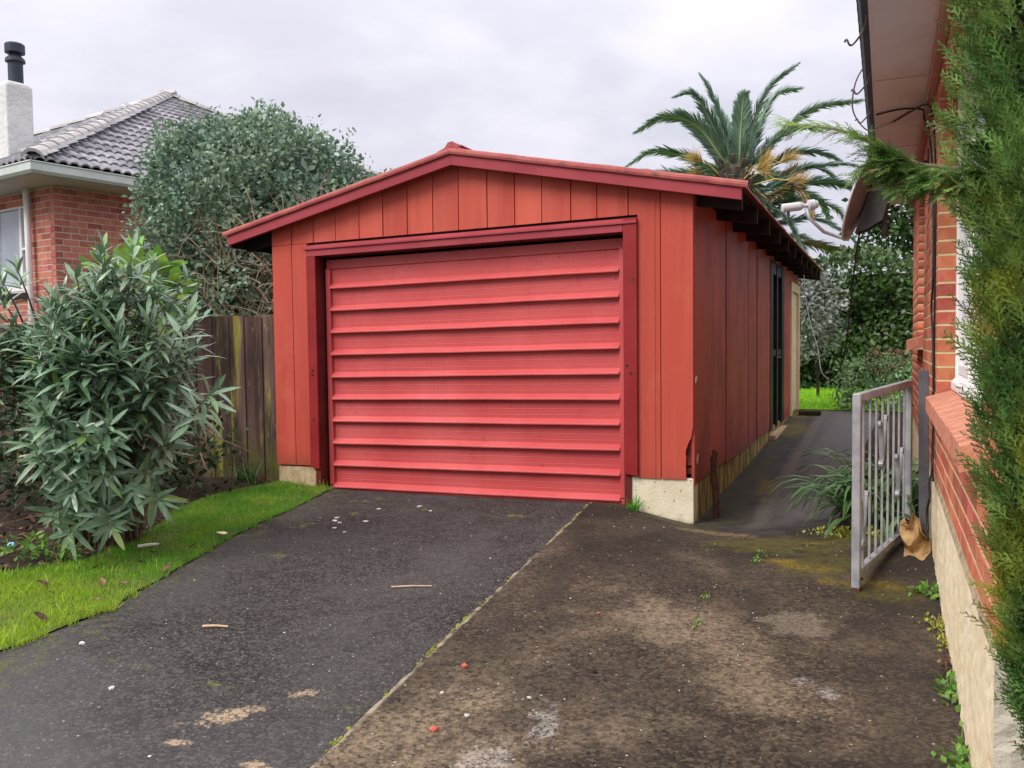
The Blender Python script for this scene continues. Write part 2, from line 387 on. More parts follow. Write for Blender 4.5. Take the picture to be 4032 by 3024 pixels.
def grass_extra(nt, col, pos, v):
    s = nd(nt, 'ShaderNodeSeparateXYZ', {0: pos})
    y = mrange(nt, mth(nt, 'ADD', s.outputs[1], mth(nt, 'MULTIPLY', noise(nt, pos, 2.5, 4), 1.2)), -1.9, -2.9)
    col = mixc(nt, mth(nt, 'MULTIPLY', y, 0.75), col, (0.44, 0.60, 0.035))
    col = mixc(nt, mth(nt, 'MULTIPLY', mrange(nt, noise(nt, pos, 3.4, 6, 0.65), 0.47, 0.62), 0.55), col, (0.36, 0.46, 0.05))
    col = mixc(nt, mth(nt, 'MULTIPLY', mrange(nt, noise(nt, pos, 5.1, 6, 0.65), 0.60, 0.68), 0.5), col, (0.30, 0.24, 0.08))
    return mixc(nt, mrange(nt, v, 0.86, 0.94, 0, 0.75), col, (0.46, 0.38, 0.14))


mat_grass = M('grass_blades', (0.095, 0.33, 0.022), (0.17, 0.44, 0.028), 4.0, 0.55, vary=0.3, hue=0.02, transl=0.35, extra=grass_extra)
mat_grass_back = M('back_grass_blades', (0.22, 0.50, 0.02), (0.32, 0.60, 0.028), 4.0, 0.6, vary=0.3, hue=0.02, transl=0.35)
mat_moss = M('moss_cushions', (0.13, 0.15, 0.012), (0.24, 0.25, 0.03), 30.0, 0.95, 0.6, 80, vary=0.3)

mat_oleander = M('oleander_leaf', (0.130, 0.235, 0.130), (0.215, 0.345, 0.205), 6.0, 0.30, vary=0.35, hue=0.02, spec=0.8, transl=0.12, extra=lambda nt, c, p, v: mixc(nt, mrange(nt, v, 0.93, 0.97, 0, 0.75), mixc(nt, mrange(nt, v, 0.982, 0.985), c, (0.38, 0.30, 0.14)), (0.16, 0.30, 0.05)))
mat_bark = M('grey_brown_bark', (0.10, 0.07, 0.045), (0.18, 0.14, 0.09), 25.0, 0.9, 0.8, 50, stretch=(1, 1, 0.35))
mat_bark_dark = M('dark_bark', (0.022, 0.016, 0.013), (0.05, 0.038, 0.028), 25.0, 0.9, 0.8, 50)
mat_twig = M('dead_twig', (0.20, 0.14, 0.10), (0.34, 0.26, 0.19), 15.0, 0.9, vary=0.3)
mat_hedge_near = M('boundary_bush_leaf', (0.145, 0.240, 0.175), (0.255, 0.370, 0.245), 1.8, 0.5, vary=0.4, hue=0.025, transl=0.25, spec=0.4, extra=lambda nt, c, p, v: mixc(nt, mrange(nt, v, 0.90, 0.95, 0, 0.6), c, (0.20, 0.26, 0.08)))  # pale bluish leaf colour carries the haze over the bush
mat_hydrangea = M('bright_green_leaf', (0.18, 0.36, 0.06), (0.27, 0.47, 0.09), 5.0, 0.45, vary=0.25, hue=0.02, transl=0.35)
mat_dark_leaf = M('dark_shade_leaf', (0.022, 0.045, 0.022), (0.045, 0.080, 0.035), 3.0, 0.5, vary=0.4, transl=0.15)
mat_hedge_back = M('back_hedge_leaf', (0.030, 0.070, 0.018), (0.065, 0.125, 0.030), 0.9, 0.45, vary=0.5, hue=0.03, transl=0.2, spec=0.5)
mat_silver = M('silver_leaf', (0.11, 0.13, 0.115), (0.23, 0.245, 0.225), 3.0, 0.45, vary=0.35, spec=0.5)
mat_shrub_back = M('back_shrub_leaf', (0.13, 0.25, 0.11), (0.25, 0.39, 0.18), 3.0, 0.45, vary=0.45, hue=0.02, transl=0.2)
mat_deadhead = M('brown_flower_head', (0.10, 0.045, 0.03), (0.20, 0.10, 0.065), 8.0, 0.9, vary=0.3)
mat_palm = M('palm_leaflet', (0.185, 0.300, 0.220), (0.270, 0.395, 0.290), 0.8, 0.4, vary=0.3, hue=0.02, transl=0.3, spec=0.5)
mat_rachis = M('palm_rachis', (0.26, 0.34, 0.16), (0.34, 0.40, 0.2), 2.0, 0.5)
mat_palm_dry = M('dry_palm_leaflet', (0.28, 0.21, 0.10), (0.38, 0.30, 0.15), 2.0, 0.7, vary=0.3, transl=0.2)
mat_palm_fruit = M('orange_fruit_stalk', (0.50, 0.34, 0.12), (0.60, 0.44, 0.17), 3.0, 0.6, vary=0.2)
mat_palm_trunk = M('palm_trunk', (0.06, 0.055, 0.045), (0.13, 0.11, 0.08), 9.0, 0.9, 1.0, 20)


def conifer_extra(nt, col, pos, v):
    s = nd(nt, 'ShaderNodeSeparateXYZ', {0: pos})
    col = mixc(nt, mrange(nt, noise(nt, pos, 17.0, 3, 0.6), 0.42, 0.62), mixc(nt, 1.0, col, (0.50, 0.56, 0.50), 'MULTIPLY'), col)
    brn = mrange(nt, v, 0.955, 0.97, 0, 0.8)
    col = mixc(nt, brn, col, (0.22, 0.13, 0.06))
    a = mrange(nt, noise(nt, pos, 3.1, 4), 0.50, 0.68)
    low = mrange(nt, s.outputs[2], 1.75, 1.35)
    return mixc(nt, mth(nt, 'MULTIPLY', mth(nt, 'MULTIPLY', a, low), 0.75), col, (0.36, 0.36, 0.025))


mat_conifer = M('cypress_sprays', (0.150, 0.300, 0.075), (0.290, 0.460, 0.120), 5.0, 0.6, vary=0.4, hue=0.015, transl=0.3, extra=conifer_extra)
mat_clivia = M('strap_leaf', (0.050, 0.125, 0.036), (0.09, 0.18, 0.055), 5.0, 0.32, vary=0.3, spec=0.55, transl=0.15)
mat_weed = M('weed_leaf', (0.11, 0.26, 0.04), (0.22, 0.40, 0.08), 20.0, 0.55, vary=0.3, hue=0.02, transl=0.3)
mat_weed_yellow = M('yellow_weed_leaf', (0.34, 0.36, 0.05), (0.42, 0.42, 0.09), 20.0, 0.6, vary=0.3, transl=0.3)
mat_litter = M('dead_leaf', (0.085, 0.045, 0.028), (0.22, 0.125, 0.08), 20.0, 0.85, vary=0.45)


def fence_extra(nt, col, pos, v):
    s = nd(nt, 'ShaderNodeSeparateXYZ', {0: pos})
    st = noise(nt, pos, 6.0, 7, 0.7, (1, 1, 0.10))
    v3 = mth(nt, 'FRACT', mth(nt, 'MULTIPLY', v, 13.7))
    g = mth(nt, 'MULTIPLY', mrange(nt, st, 0.50, 0.60), mrange(nt, v3, 0.50, 0.62))
    col = mixc(nt, mth(nt, 'MULTIPLY', g, 0.85), col, (0.32, 0.29, 0.05))
    dk = mth(nt, 'MULTIPLY', mrange(nt, noise(nt, pos, 4.0, 7, 0.7, (1, 1, 0.2)), 0.50, 0.62), 0.7)
    col = mixc(nt, dk, col, (0.018, 0.012, 0.010))
    lowf = mrange(nt, mth(nt, 'ADD', s.outputs[2], mth(nt, 'MULTIPLY', noise(nt, pos, 5.0, 6), 0.9)), 0.95, 0.45)
    col = mixc(nt, mth(nt, 'MULTIPLY', mth(nt, 'MULTIPLY', lowf, mrange(nt, noise(nt, pos, 9.0, 7, 0.7, (1, 1, 0.3)), 0.40, 0.58)), 0.75), col, (0.085, 0.10, 0.014))
    wh = mth(nt, 'MULTIPLY', mrange(nt, noise(nt, pos, 16.0, 7, 0.75, (1, 1, 0.25)), 0.63, 0.70), 0.5)
    return mixc(nt, wh, col, (0.42, 0.40, 0.30))


mat_fence = M('weathered_paling', (0.062, 0.035, 0.029), (0.13, 0.078, 0.062), 5.0, 0.9, 0.5, 40, vary=0.45, hue=0.012, extra=fence_extra, stretch=(1, 1, 0.12))


def brick_extra(nt, col, pos, v):
    d = mrange(nt, mth(nt, 'FRACT', mth(nt, 'MULTIPLY', v, 5.17)), 0.80, 0.90)
    col = mixc(nt, mth(nt, 'MULTIPLY', d, 0.55), col, (0.22, 0.05, 0.045))
    o = mrange(nt, mth(nt, 'FRACT', mth(nt, 'MULTIPLY', v, 9.73)), 0.72, 0.85)
    return mixc(nt, mth(nt, 'MULTIPLY', o, 0.5), col, (0.62, 0.25, 0.13))


def brick_bloom(nt, col, pos, v):
    col = brick_extra(nt, col, pos, v)
    f = mrange(nt, noise(nt, pos, 4.0, 6, 0.7), 0.66, 0.74)
    return mixc(nt, mth(nt, 'MULTIPLY', f, 0.6), col, (0.75, 0.62, 0.55))


mat_brick = M('orange_red_brick', (0.50, 0.135, 0.075), (0.58, 0.195, 0.110), 14.0, 0.85, 0.4, 70, vary=0.16, hue=0.012, extra=brick_bloom)
mat_brick_far = M('pale_red_brick', (0.46, 0.145, 0.105), (0.54, 0.205, 0.15), 10.0, 0.85, 0.3, 50, vary=0.22, hue=0.012, extra=brick_extra)
mat_mortar = M('mortar', (0.60, 0.50, 0.27), (0.68, 0.59, 0.36), 12.0, 0.95, 0.4, 60)
mat_mortar_far = M('grey_mortar', (0.54, 0.44, 0.38), (0.60, 0.50, 0.44), 12.0, 0.95)
mat_sill = M('sill_brick_glaze', (0.55, 0.21, 0.135), (0.64, 0.29, 0.19), 20.0, 0.7, 0.5, 60, vary=0.10)
mat_stucco = M('cream_roughcast', (0.80, 0.67, 0.43), (0.87, 0.76, 0.54), 5.0, 0.9, 1.0, 32, extra=lambda nt, c, p, v: mixc(nt, mth(nt, 'MULTIPLY', mrange(nt, noise(nt, p, 14.0, 6, 0.7, (1, 1, 0.25)), 0.56, 0.72), 0.35), c, (0.52, 0.38, 0.22)), stretch=(1, 1, 0.5))
mat_stucco_grey = M('grey_roughcast', (0.46, 0.42, 0.33), (0.56, 0.52, 0.42), 6.0, 0.9, 1.0, 26)
mat_bevel = M('dirty_mortar_ledge', (0.26, 0.20, 0.13), (0.42, 0.34, 0.22), 14.0, 0.95, 0.6, 60)
mat_white = M('white_window_paint', (0.82, 0.80, 0.79), (0.86, 0.84, 0.83), 3.0, 0.45, spec=0.4)
mat_soffit = M('pale_soffit_paint', (0.86, 0.83, 0.83), (0.88, 0.86, 0.86), 1.4, 0.75, extra=lambda nt, c, p, v: mixc(nt, mth(nt, 'MULTIPLY', mrange(nt, noise(nt, p, 2.0, 4), 0.4, 0.7), 0.3), c, (0.52, 0.40, 0.34)))
mat_frieze = M('pink_frieze_board', (0.50, 0.26, 0.22), (0.56, 0.32, 0.27), 5.0, 0.7)
mat_gutter = M('dark_blue_gutter', (0.045, 0.075, 0.105), (0.065, 0.10, 0.13), 5.0, 0.55)
mat_glass = M('window_glass', (0.30, 0.34, 0.40), (0.42, 0.46, 0.52), 1.5, 0.05, spec=0.9)
mat_glass_dark = M('dark_glass', (0.006, 0.008, 0.008), (0.01, 0.012, 0.012), 2.0, 0.03, spec=0.8)
mat_galv = M('galvanised_steel', (0.27, 0.28, 0.30), (0.40, 0.40, 0.415), 9.0, 0.5, 0.12, 40, metallic=0.25, spec=0.5, extra=lambda nt, c, p, v: mixc(nt, mth(nt, 'MULTIPLY', mrange(nt, noise(nt, p, 11.0, 7, 0.7), 0.60, 0.70), 0.55), c, (0.20, 0.12, 0.09)))
mat_post = M('dark_galvanised_post', (0.10, 0.10, 0.12), (0.145, 0.145, 0.165), 9.0, 0.55, metallic=0.3, spec=0.5)
mat_dish = M('grey_dish_enamel', (0.15, 0.135, 0.14), (0.20, 0.175, 0.175), 6.0, 0.45, spec=0.5)
mat_dish_dark = M('dark_bracket_steel', (0.055, 0.052, 0.055), (0.085, 0.078, 0.08), 8.0, 0.55, spec=0.4)
mat_lnb = M('pale_grey_plastic', (0.55, 0.55, 0.58), (0.60, 0.60, 0.62), 6.0, 0.45, spec=0.4)
mat_cable_black = M('black_cable', (0.012, 0.012, 0.013), None, 3, 0.5)
mat_cable_grey = M('grey_cable', (0.42, 0.40, 0.41), None, 3, 0.5)
mat_cable_brown = M('brown_grey_cable', (0.16, 0.12, 0.125), None, 3, 0.5)
mat_bag = M('brown_paper', (0.42, 0.26, 0.115), (0.54, 0.36, 0.18), 14.0, 0.8, 0.3, 30)
mat_tile = M('grey_concrete_tile', (0.21, 0.205, 0.23), (0.33, 0.32, 0.35), 3.0, 0.85, 0.5, 30, vary=0.18, extra=lambda nt, c, p, v: mixc(nt, mth(nt, 'MULTIPLY', mrange(nt, noise(nt, p, 5.0, 7, 0.75), 0.55, 0.68), 0.6), c, (0.10, 0.09, 0.095)))
mat_ridge = M('pale_ridge_tile', (0.40, 0.385, 0.385), (0.50, 0.48, 0.47), 6.0, 0.85, 0.4, 30, vary=0.15)
mat_chimney = M('white_stucco', (0.66, 0.67, 0.66), (0.76, 0.76, 0.75), 4.0, 0.9, 1.0, 14, bdist=0.03)
mat_flue = M('blue_black_flue', (0.022, 0.032, 0.045), (0.035, 0.045, 0.06), 5.0, 0.5, spec=0.4)
mat_fascia_green = M('pale_green_gutter', (0.56, 0.62, 0.58), (0.64, 0.69, 0.65), 3.0, 0.5)
mat_rust = M('rusty_iron', (0.055, 0.022, 0.016), (0.12, 0.05, 0.03), 20.0, 0.9, 0.4, 50)
mat_redchip = M('red_brick_chip', (0.50, 0.10, 0.07), (0.58, 0.16, 0.11), 40.0, 0.85, 0.3, 80)
mat_stone = M('pale_stone', (0.55, 0.52, 0.50), (0.66, 0.63, 0.60), 40.0, 0.85, vary=0.25)
mat_blue = M('light_blue_plastic', (0.25, 0.55, 0.75), None, 4, 0.5)
mat_straw = M('straw_twig', (0.52, 0.36, 0.22), (0.60, 0.45, 0.3), 30.0, 0.85)
mat_pale_leaf = M('pale_yellow_leaf', (0.72, 0.62, 0.36), (0.78, 0.70, 0.46), 30.0, 0.7)
mat_white_stick = M('white_stick', (0.78, 0.74, 0.66), None, 10, 0.6)

# ------------------------------------------------------------------ object helpers
COL = sc.collection
ROOT = {}


def tag(o, label=None, cat=None, group=None, kind=None):
    if label:
        o['label'] = label
    if cat:
        o['category'] = cat
    if group:
        o['group'] = group
    if kind:
        o['kind'] = kind
    return o


def thing(name, label, cat, loc, group=None):
    o = bpy.data.objects.new(name, None)
    o.empty_display_size = 0.1
    COL.objects.link(o)
    o.location = loc
    ROOT[o.name] = Vector(loc)
    return tag(o, label, cat, group)


def adopt(o, parent):
    if parent is not None:
        o.parent = parent
        if parent.type == 'EMPTY':
            o.matrix_parent_inverse = Matrix.Translation(-ROOT[parent.name])
    return o


class MB:
    def __init__(self):
        self.v, self.f = [], []

    def add(self, vs, fs):
        b = len(self.v)
        self.v += [tuple(p) for p in vs]
        self.f += [tuple(b + i for i in f) for f in fs]
        return self

    def box(self, x0, x1, y0, y1, z0, z1):
        return self.add([(x, y, z) for x in (x0, x1) for y in (y0, y1) for z in (z0, z1)],
                        [(0, 1, 3, 2), (4, 6, 7, 5), (0, 4, 5, 1), (2, 3, 7, 6), (0, 2, 6, 4), (1, 5, 7, 3)])

    def bar(self, a, b, wx, wy, side=None):
        """rectangular bar from a to b; side = direction of its width wx"""
        a, b = Vector(a), Vector(b)
        d = (b - a).normalized()
        s = Vector(side) if side else Vector((0, 0, 1)).cross(d)
        if s.length < 1e-4:
            s = Vector((1, 0, 0))
        s = (s - d * s.dot(d)).normalized()
        n = d.cross(s)
        p = []
        for q in (a, b):
            for i, j in ((-1, -1), (1, -1), (1, 1), (-1, 1)):
                p.append(q + s * i * wx / 2 + n * j * wy / 2)
        return self.add(p, [(3, 2, 1, 0), (4, 5, 6, 7), (0, 1, 5, 4), (1, 2, 6, 5), (2, 3, 7, 6), (3, 0, 4, 7)])

    def tube(self, pts, rad, n=8, caps=True):
        pts = [Vector(p) for p in pts]
        if not isinstance(rad, (list, tuple)):
            rad = [rad] * len(pts)
        b0 = len(self.v)
        prev = None
        for i, p in enumerate(pts):
            d = (pts[min(i + 1, len(pts) - 1)] - pts[max(i - 1, 0)])
            if d.length < 1e-9:
                d = Vector((0, 0, 1))
            d.normalize()
            if prev is None:
                s = d.orthogonal().normalized()
            else:
                s = (prev - d * prev.dot(d))
                s = s.normalized() if s.length > 1e-6 else d.orthogonal().normalized()
            prev = s
            t = d.cross(s)
            for k in range(n):
                a = 2 * math.pi * k / n
                self.v.append(tuple(p + (s * math.cos(a) + t * math.sin(a)) * rad[i]))
        for i in range(len(pts) - 1):
            for k in range(n):
                a, b = b0 + i * n + k, b0 + i * n + (k + 1) % n
                self.f.append((a, b, b + n, a + n))
        if caps:
            self.f.append(tuple(b0 + k for k in reversed(range(n))))
            e = b0 + (len(pts) - 1) * n
            self.f.append(tuple(e + k for k in range(n)))
        return self

    def prism(self, poly, axis, a, b):
        """extrude a 2-D polygon along an axis between a and b (axis 'x','y','z')"""
        n = len(poly)

        def P(p, t):
            return {'y': (p[0], t, p[1]), 'x': (t, p[0], p[1]), 'z': (p[0], p[1], t)}[axis]
        vs = [P(p, a) for p in poly] + [P(p, b) for p in poly]
        fs = [tuple(range(n)), tuple(range(2 * n - 1, n - 1, -1))]
        fs += [(i, i + n, (i + 1) % n + n, (i + 1) % n) for i in range(n)]
        return self.add(vs, fs)

    def mesh(self, name, m, smooth=False, recalc=True):
        me = bpy.data.meshes.new(name)
        me.from_pydata(self.v, [], self.f)
        me.materials.append(m)
        if recalc:
            import bmesh
            bm = bmesh.new()
            bm.from_mesh(me)
            bmesh.ops.recalc_face_normals(bm, faces=bm.faces)
            bm.to_mesh(me)
            bm.free()
        if smooth:
            me.polygons.foreach_set('use_smooth', [True] * len(me.polygons))
        return me

    def build(self, name, m, parent=None, smooth=False, bevel=0.0, shear=None, kind=None, recalc=True):
        if shear:
            self.v = [shear(p) for p in self.v]
        o = bpy.data.objects.new(name, self.mesh(name, m, smooth, recalc))
        COL.objects.link(o)
        adopt(o, parent)
        if bevel:
            md = o.modifiers.new('bevel', 'BEVEL')
            md.width = bevel
            md.segments = 2
            md.limit_method = 'ANGLE'
        if kind:
            o['kind'] = kind
        return o


def piece(name, me, parent, loc=(0, 0, 0), rot=(0, 0, 0), scale=(1, 1, 1), mat3=None):
    o = bpy.data.objects.new(name, me)
    COL.objects.link(o)
    adopt(o, parent)
    if mat3 is not None:
        m = mat3.to_4x4()
        m.translation = Vector(loc)
        o.matrix_basis = m
    else:
        o.location, o.rotation_euler, o.scale = loc, rot, scale
    return o


def scatter(name, T, F, Mx, P, m, parent=None, kind=None, smooth=False):
    """many copies of a small template joined into one mesh. T (k,3), F equal-sized faces, Mx (n,3,3), P (n,3)"""
    T = np.asarray(T, float)
    F = np.asarray(F, int)
    n, k = len(P), len(T)
    V = np.einsum('nij,kj->nki', Mx, T) + P[:, None, :]
    fi = (F[None] + (np.arange(n) * k)[:, None, None]).reshape(-1)
    nf, s = n * len(F), F.shape[1]
    me = bpy.data.meshes.new(name)
    me.vertices.add(n * k)
    me.vertices.foreach_set('co', V.reshape(-1).astype(np.float32))
    me.loops.add(nf * s)
    me.loops.foreach_set('vertex_index', fi.astype(np.int32))
    me.polygons.add(nf)
    me.polygons.foreach_set('loop_start', (np.arange(nf) * s).astype(np.int32))
    me.update(calc_edges=True)
    at = me.attributes.new('rnd', 'FLOAT', 'POINT')
    at.data.foreach_set('value', np.repeat(RNG.random(n), k).astype(np.float32))
    if smooth:
        me.polygons.foreach_set('use_smooth', np.ones(nf, bool))
    me.materials.append(m)
    o = bpy.data.objects.new(name, me)
    COL.objects.link(o)
    adopt(o, parent)
    if kind:
        o['kind'] = kind
    return o


def frames(axis, normal, scale):
    """(n,3,3) matrices whose columns are side, axis, normal"""
    a = axis / np.linalg.norm(axis, axis=1, keepdims=True)
    s = np.cross(a, normal)
    s /= np.linalg.norm(s, axis=1, keepdims=True) + 1e-9
    n = np.cross(s, a)
    return np.stack([s, a, n], axis=2) * np.asarray(scale).reshape(-1, 1, 1)


def rdir(n):
    d = RNG.normal(size=(n, 3))
    return d / np.linalg.norm(d, axis=1, keepdims=True)


def leaf_template(L=1.0, W=0.2, droop=0.15, fold=0.25, st=((0, .12), (.3, .9), (.62, .85), (1, .04))):
    """folded leaf along +Y: quads only"""
    V, F = [], []
    for t, wd in st:
        y, z = t * L, -droop * L * t * t
        h = W * wd / 2
        V += [(-h, y, z + fold * h), (0, y, z), (h, y, z + fold * h)]
    for i in range(len(st) - 1):
        a = i * 3
        F += [(a, a + 1, a + 4, a + 3), (a + 1, a + 2, a + 5, a + 4)]
    return V, F


# ground height: thin-plate spline through surveyed points
_C = np.array([(-3.85, 0, -.06), (-3.35, .1, -.088), (-.55, .1, -.066), (0, -.05, -.165), (0, .52, -.172), (0, 1.05, -.135), (0, 1.9, -.12),
               (0, 3, -.09), (0, 4.6, -.01), (0, 6.5, .055), (.1, 8.1, .085), (1.5, -.4, -.06), (1.57, -1.08, -.05), (1.57, -1.6, -.10),
               (1.57, -2.04, -.127), (1.57, -2.7, -.145), (1.57, -3.37, -.175), (1.5, -5, -.25), (.7, -.45, -.11), (-2.3, -3.5, -.14),
               (-.6, -4.2, -.2), (-.8, -2, -.13), (-5, -.5, -.08), (-5, -3, -.11), (-4, -6, -.22), (0, -7, -.30), (1.5, 2, -.06), (1.5, 5, .0),
               (1.5, 9, .09), (0, 14, .1), (4, 14, .1), (-4, 12, .1), (3, 10, .1), (-9, -2, -.1), (-9, 4, -.1), (-.85, .06, -.072), (.3, 22, .1), (-8, 16, .1), (4, 3, 0)])


def _tps(C):
    n = len(C)
    d = np.hypot(C[:, None, 0] - C[None, :, 0], C[:, None, 1] - C[None, :, 1])
    K = np.where(d > 0, d * d * np.log(d + 1e-12), 0) + np.eye(n) * 1e-3
    Pm = np.c_[np.ones(n), C[:, :2]]
    A = np.block([[K, Pm], [Pm.T, np.zeros((3, 3))]])
    return np.linalg.solve(A, np.r_[C[:, 2], 0, 0, 0])


_W = _tps(_C)


def gz(x, y):
    d = np.hypot(x - _C[:, 0], y - _C[:, 1])
    K = np.where(d > 0, d * d * np.log(d + 1e-12), 0)
    return float(max(-.33, min(.16, K @ _W[:-3] + _W[-3] + _W[-2] * x + _W[-1] * y)))


def gzs(P):
    return np.array([gz(x, y) for x, y in P])


def in_poly(P, poly):
    P = np.asarray(P)
    x, y = P[:, 0], P[:, 1]
    r = np.zeros(len(P), bool)
    n = len(poly)
    for i in range(n):
        x0, y0 = poly[i]
        x1, y1 = poly[(i + 1) % n]
        c = ((y0 > y) != (y1 > y)) & (x < (x1 - x0) * (y - y0) / (y1 - y0 + 1e-12) + x0)
        r ^= c
    return r


def resample(poly, step, wob=0.0, closed=True):
    out = []
    n = len(poly)
    for i in range(n if closed else n - 1):
        a, b = Vector(poly[i]), Vector(poly[(i + 1) % n])
        k = max(1, int((b - a).length / step))
        for j in range(k):
            p = a.lerp(b, j / k)
            if wob and j:
                p = p + Vector((random.uniform(-wob, wob), random.uniform(-wob, wob)))
            out.append(p)
    return out


def region(name, poly, m, dz, step=0.12, wob=0.0, skirt=0.0, bumpy=0.0, label=None):
    bd = resample(poly, step, wob)
    xs = [p.x for p in bd]
    ys = [p.y for p in bd]
    gx, gy = np.meshgrid(np.arange(min(xs), max(xs), step), np.arange(min(ys), max(ys), step))
    G = np.c_[gx.ravel(), gy.ravel()] + RNG.uniform(-step * .2, step * .2, (gx.size, 2))
    G = G[in_poly(G, [tuple(p) for p in bd])]
    B = np.array([tuple(p) for p in bd])
    if len(G):
        dd = np.array([np.min(np.hypot(B[:, 0] - g[0], B[:, 1] - g[1])) for g in G])
        G = G[dd > step * .45]
    pts = bd + [Vector((float(a), float(b))) for a, b in G]
    vs, es, fs, *_ = delaunay_2d_cdt(pts, [], [list(range(len(bd)))], 1, 1e-6)
    nb = len(bd)
    V = []
    for i, p in enumerate(vs):
        z = gz(p.x, p.y) + dz
        if bumpy and i >= nb:
            z += random.uniform(-bumpy, bumpy)
        V.append((p.x, p.y, z))
    mb = MB()
    mb.add(V, fs)
    if skirt:
        ring = [(p.x, p.y, gz(p.x, p.y) + dz) for p in bd]
        low = [(a, b, c - skirt) for a, b, c in ring]
        n = len(ring)
        mb.add(ring + low, [(i, (i + 1) % n, (i + 1) % n + n, i + n) for i in range(n)])
    me = bpy.data.meshes.new(name)
    me.from_pydata(mb.v, [], mb.f)
    me.materials.append(m)
    me.polygons.foreach_set('use_smooth', [True] * len(me.polygons))
    o = bpy.data.objects.new(name, me)
    COL.objects.link(o)
    o['kind'] = 'structure'
    # make sure it faces up
    import bmesh
    bm = bmesh.new()
    bm.from_mesh(me)
    for f in bm.faces:
        if f.normal.z < -0.1:
            f.normal_flip()
    bm.to_mesh(me)
    bm.free()
    return o


def blob_mesh(name, m, r=1.0, sub=1, jit=0.25, flat=1.0):
    import bmesh
    bm = bmesh.new()
    bmesh.ops.create_icosphere(bm, subdivisions=sub, radius=r)
    for v in bm.verts:
        v.co *= 1 + random.uniform(-jit, jit)
        v.co.z *= flat
    me = bpy.data.meshes.new(name)
    bm.to_mesh(me)
    bm.free()
    me.materials.append(m)
    return me


# ------------------------------------------------------------------ the ground
lawn_edge = [(-3.30, .06), (-3.12, -.55), (-2.79, -1.87), (-2.56, -2.57), (-2.32, -3.28), (-2.33, -3.87), (-2.5, -4.6), (-2.8, -6.0)]
lawn_back = [(-4.6, -6.0), (-3.9, -3.5), (-3.40, -3.0), (-3.15, -2.55), (-3.43, -1.87), (-3.86, -1.22), (-4.02, -.75), (-3.98, -.30), (-3.86, -.04)]
jwide = [(JX + .04, JY), (JX + .04 + (-7.6 - JY) * JB, -7.6)]
joint = [(JX, JY), (JX + (-2 - JY) * JB, -2), (JX + (-4.12 - JY) * JB, -4.12), (JX + (-7.6 - JY) * JB, -7.6)]
curve = [(-.5, -.06), (-.2, -.16), (.05, -.25), (.38, -.38), (.72, -.46), (1.03, -.43), (1.571, -.38)]

g = MB()
g.add([(-150, -150, -.45), (150, -150, -.45), (150, 150, -.45), (-150, 150, -.45)], [(0, 1, 2, 3)])
tag(g.build('ground', mat_ground), 'wide bare ground that carries the whole plot out to the horizon', kind='structure')
tag(region('driveway', [*lawn_edge, (-2.8, -7.6), *reversed(jwide), (-.55, .14), (-3.36, .14)], mat_asphalt, .004, .11), 'dark speckled asphalt driveway in front of the red garage door', kind='structure')
tag(region('concrete_slab', [*joint, (1.571, -7.6), *reversed(curve)], mat_slab, .016, .075, .007, skirt=.06), 'brown mottled concrete slab between the asphalt and the brick house', kind='structure')
tag(region('path', [(JX, .06), *curve[:-1], (1.0, .4), (1.04, 3.0), (1.15, 5.5), (1.25, 8.15), (.6, 8.25), (-.03, 8.2), (-.03, -.02), (-.5, -.02), (-.5, .10)], mat_path, .006, .13), 'damp dark path between the garage side wall and the brick house', kind='structure')
tag(region('lawn', [*lawn_edge, *lawn_back], mat_turf, .012, .12, .015), 'bright green strip of lawn along the left of the driveway', kind='structure')
tag(region('garden_bed', [*reversed(lawn_back), (-7.5, -6.0), (-9.5, -1.5), (-9.5, .6), (-3.87, .6)], mat_soil, .006, .25, bumpy=.02), 'dark leaf strewn soil bed under the oleander and the fence', kind='structure')
tag(region('side_bed', [(1.03, -.43), (1.571, -.39), (1.571, 3.84), (1.6, 3.9), (2.6, 8.2), (1.25, 8.15), (1.15, 5.5), (1.04, 3.0), (1.0, .4)], mat_soil, .010, .2, bumpy=.02), 'narrow planting bed between the path and the brick house', kind='structure')
tag(region('tree_bed', [(1.571, -7.6), (5, -7.6), (5, -4.03), (1.571, -4.03)], mat_soil, .008, .3, bumpy=.02), 'soil at the foot of the conifer by the house corner', kind='structure')
back_lawn_poly = [(-4.5, 8.22), (.6, 8.30), (2.6, 8.25), (6, 8.0), (6, 30), (-9, 30), (-9, 8.22)]
tag(region('back_lawn', back_lawn_poly, mat_turf_back, .012, .5), 'bright back lawn beyond the end of the path', kind='structure')

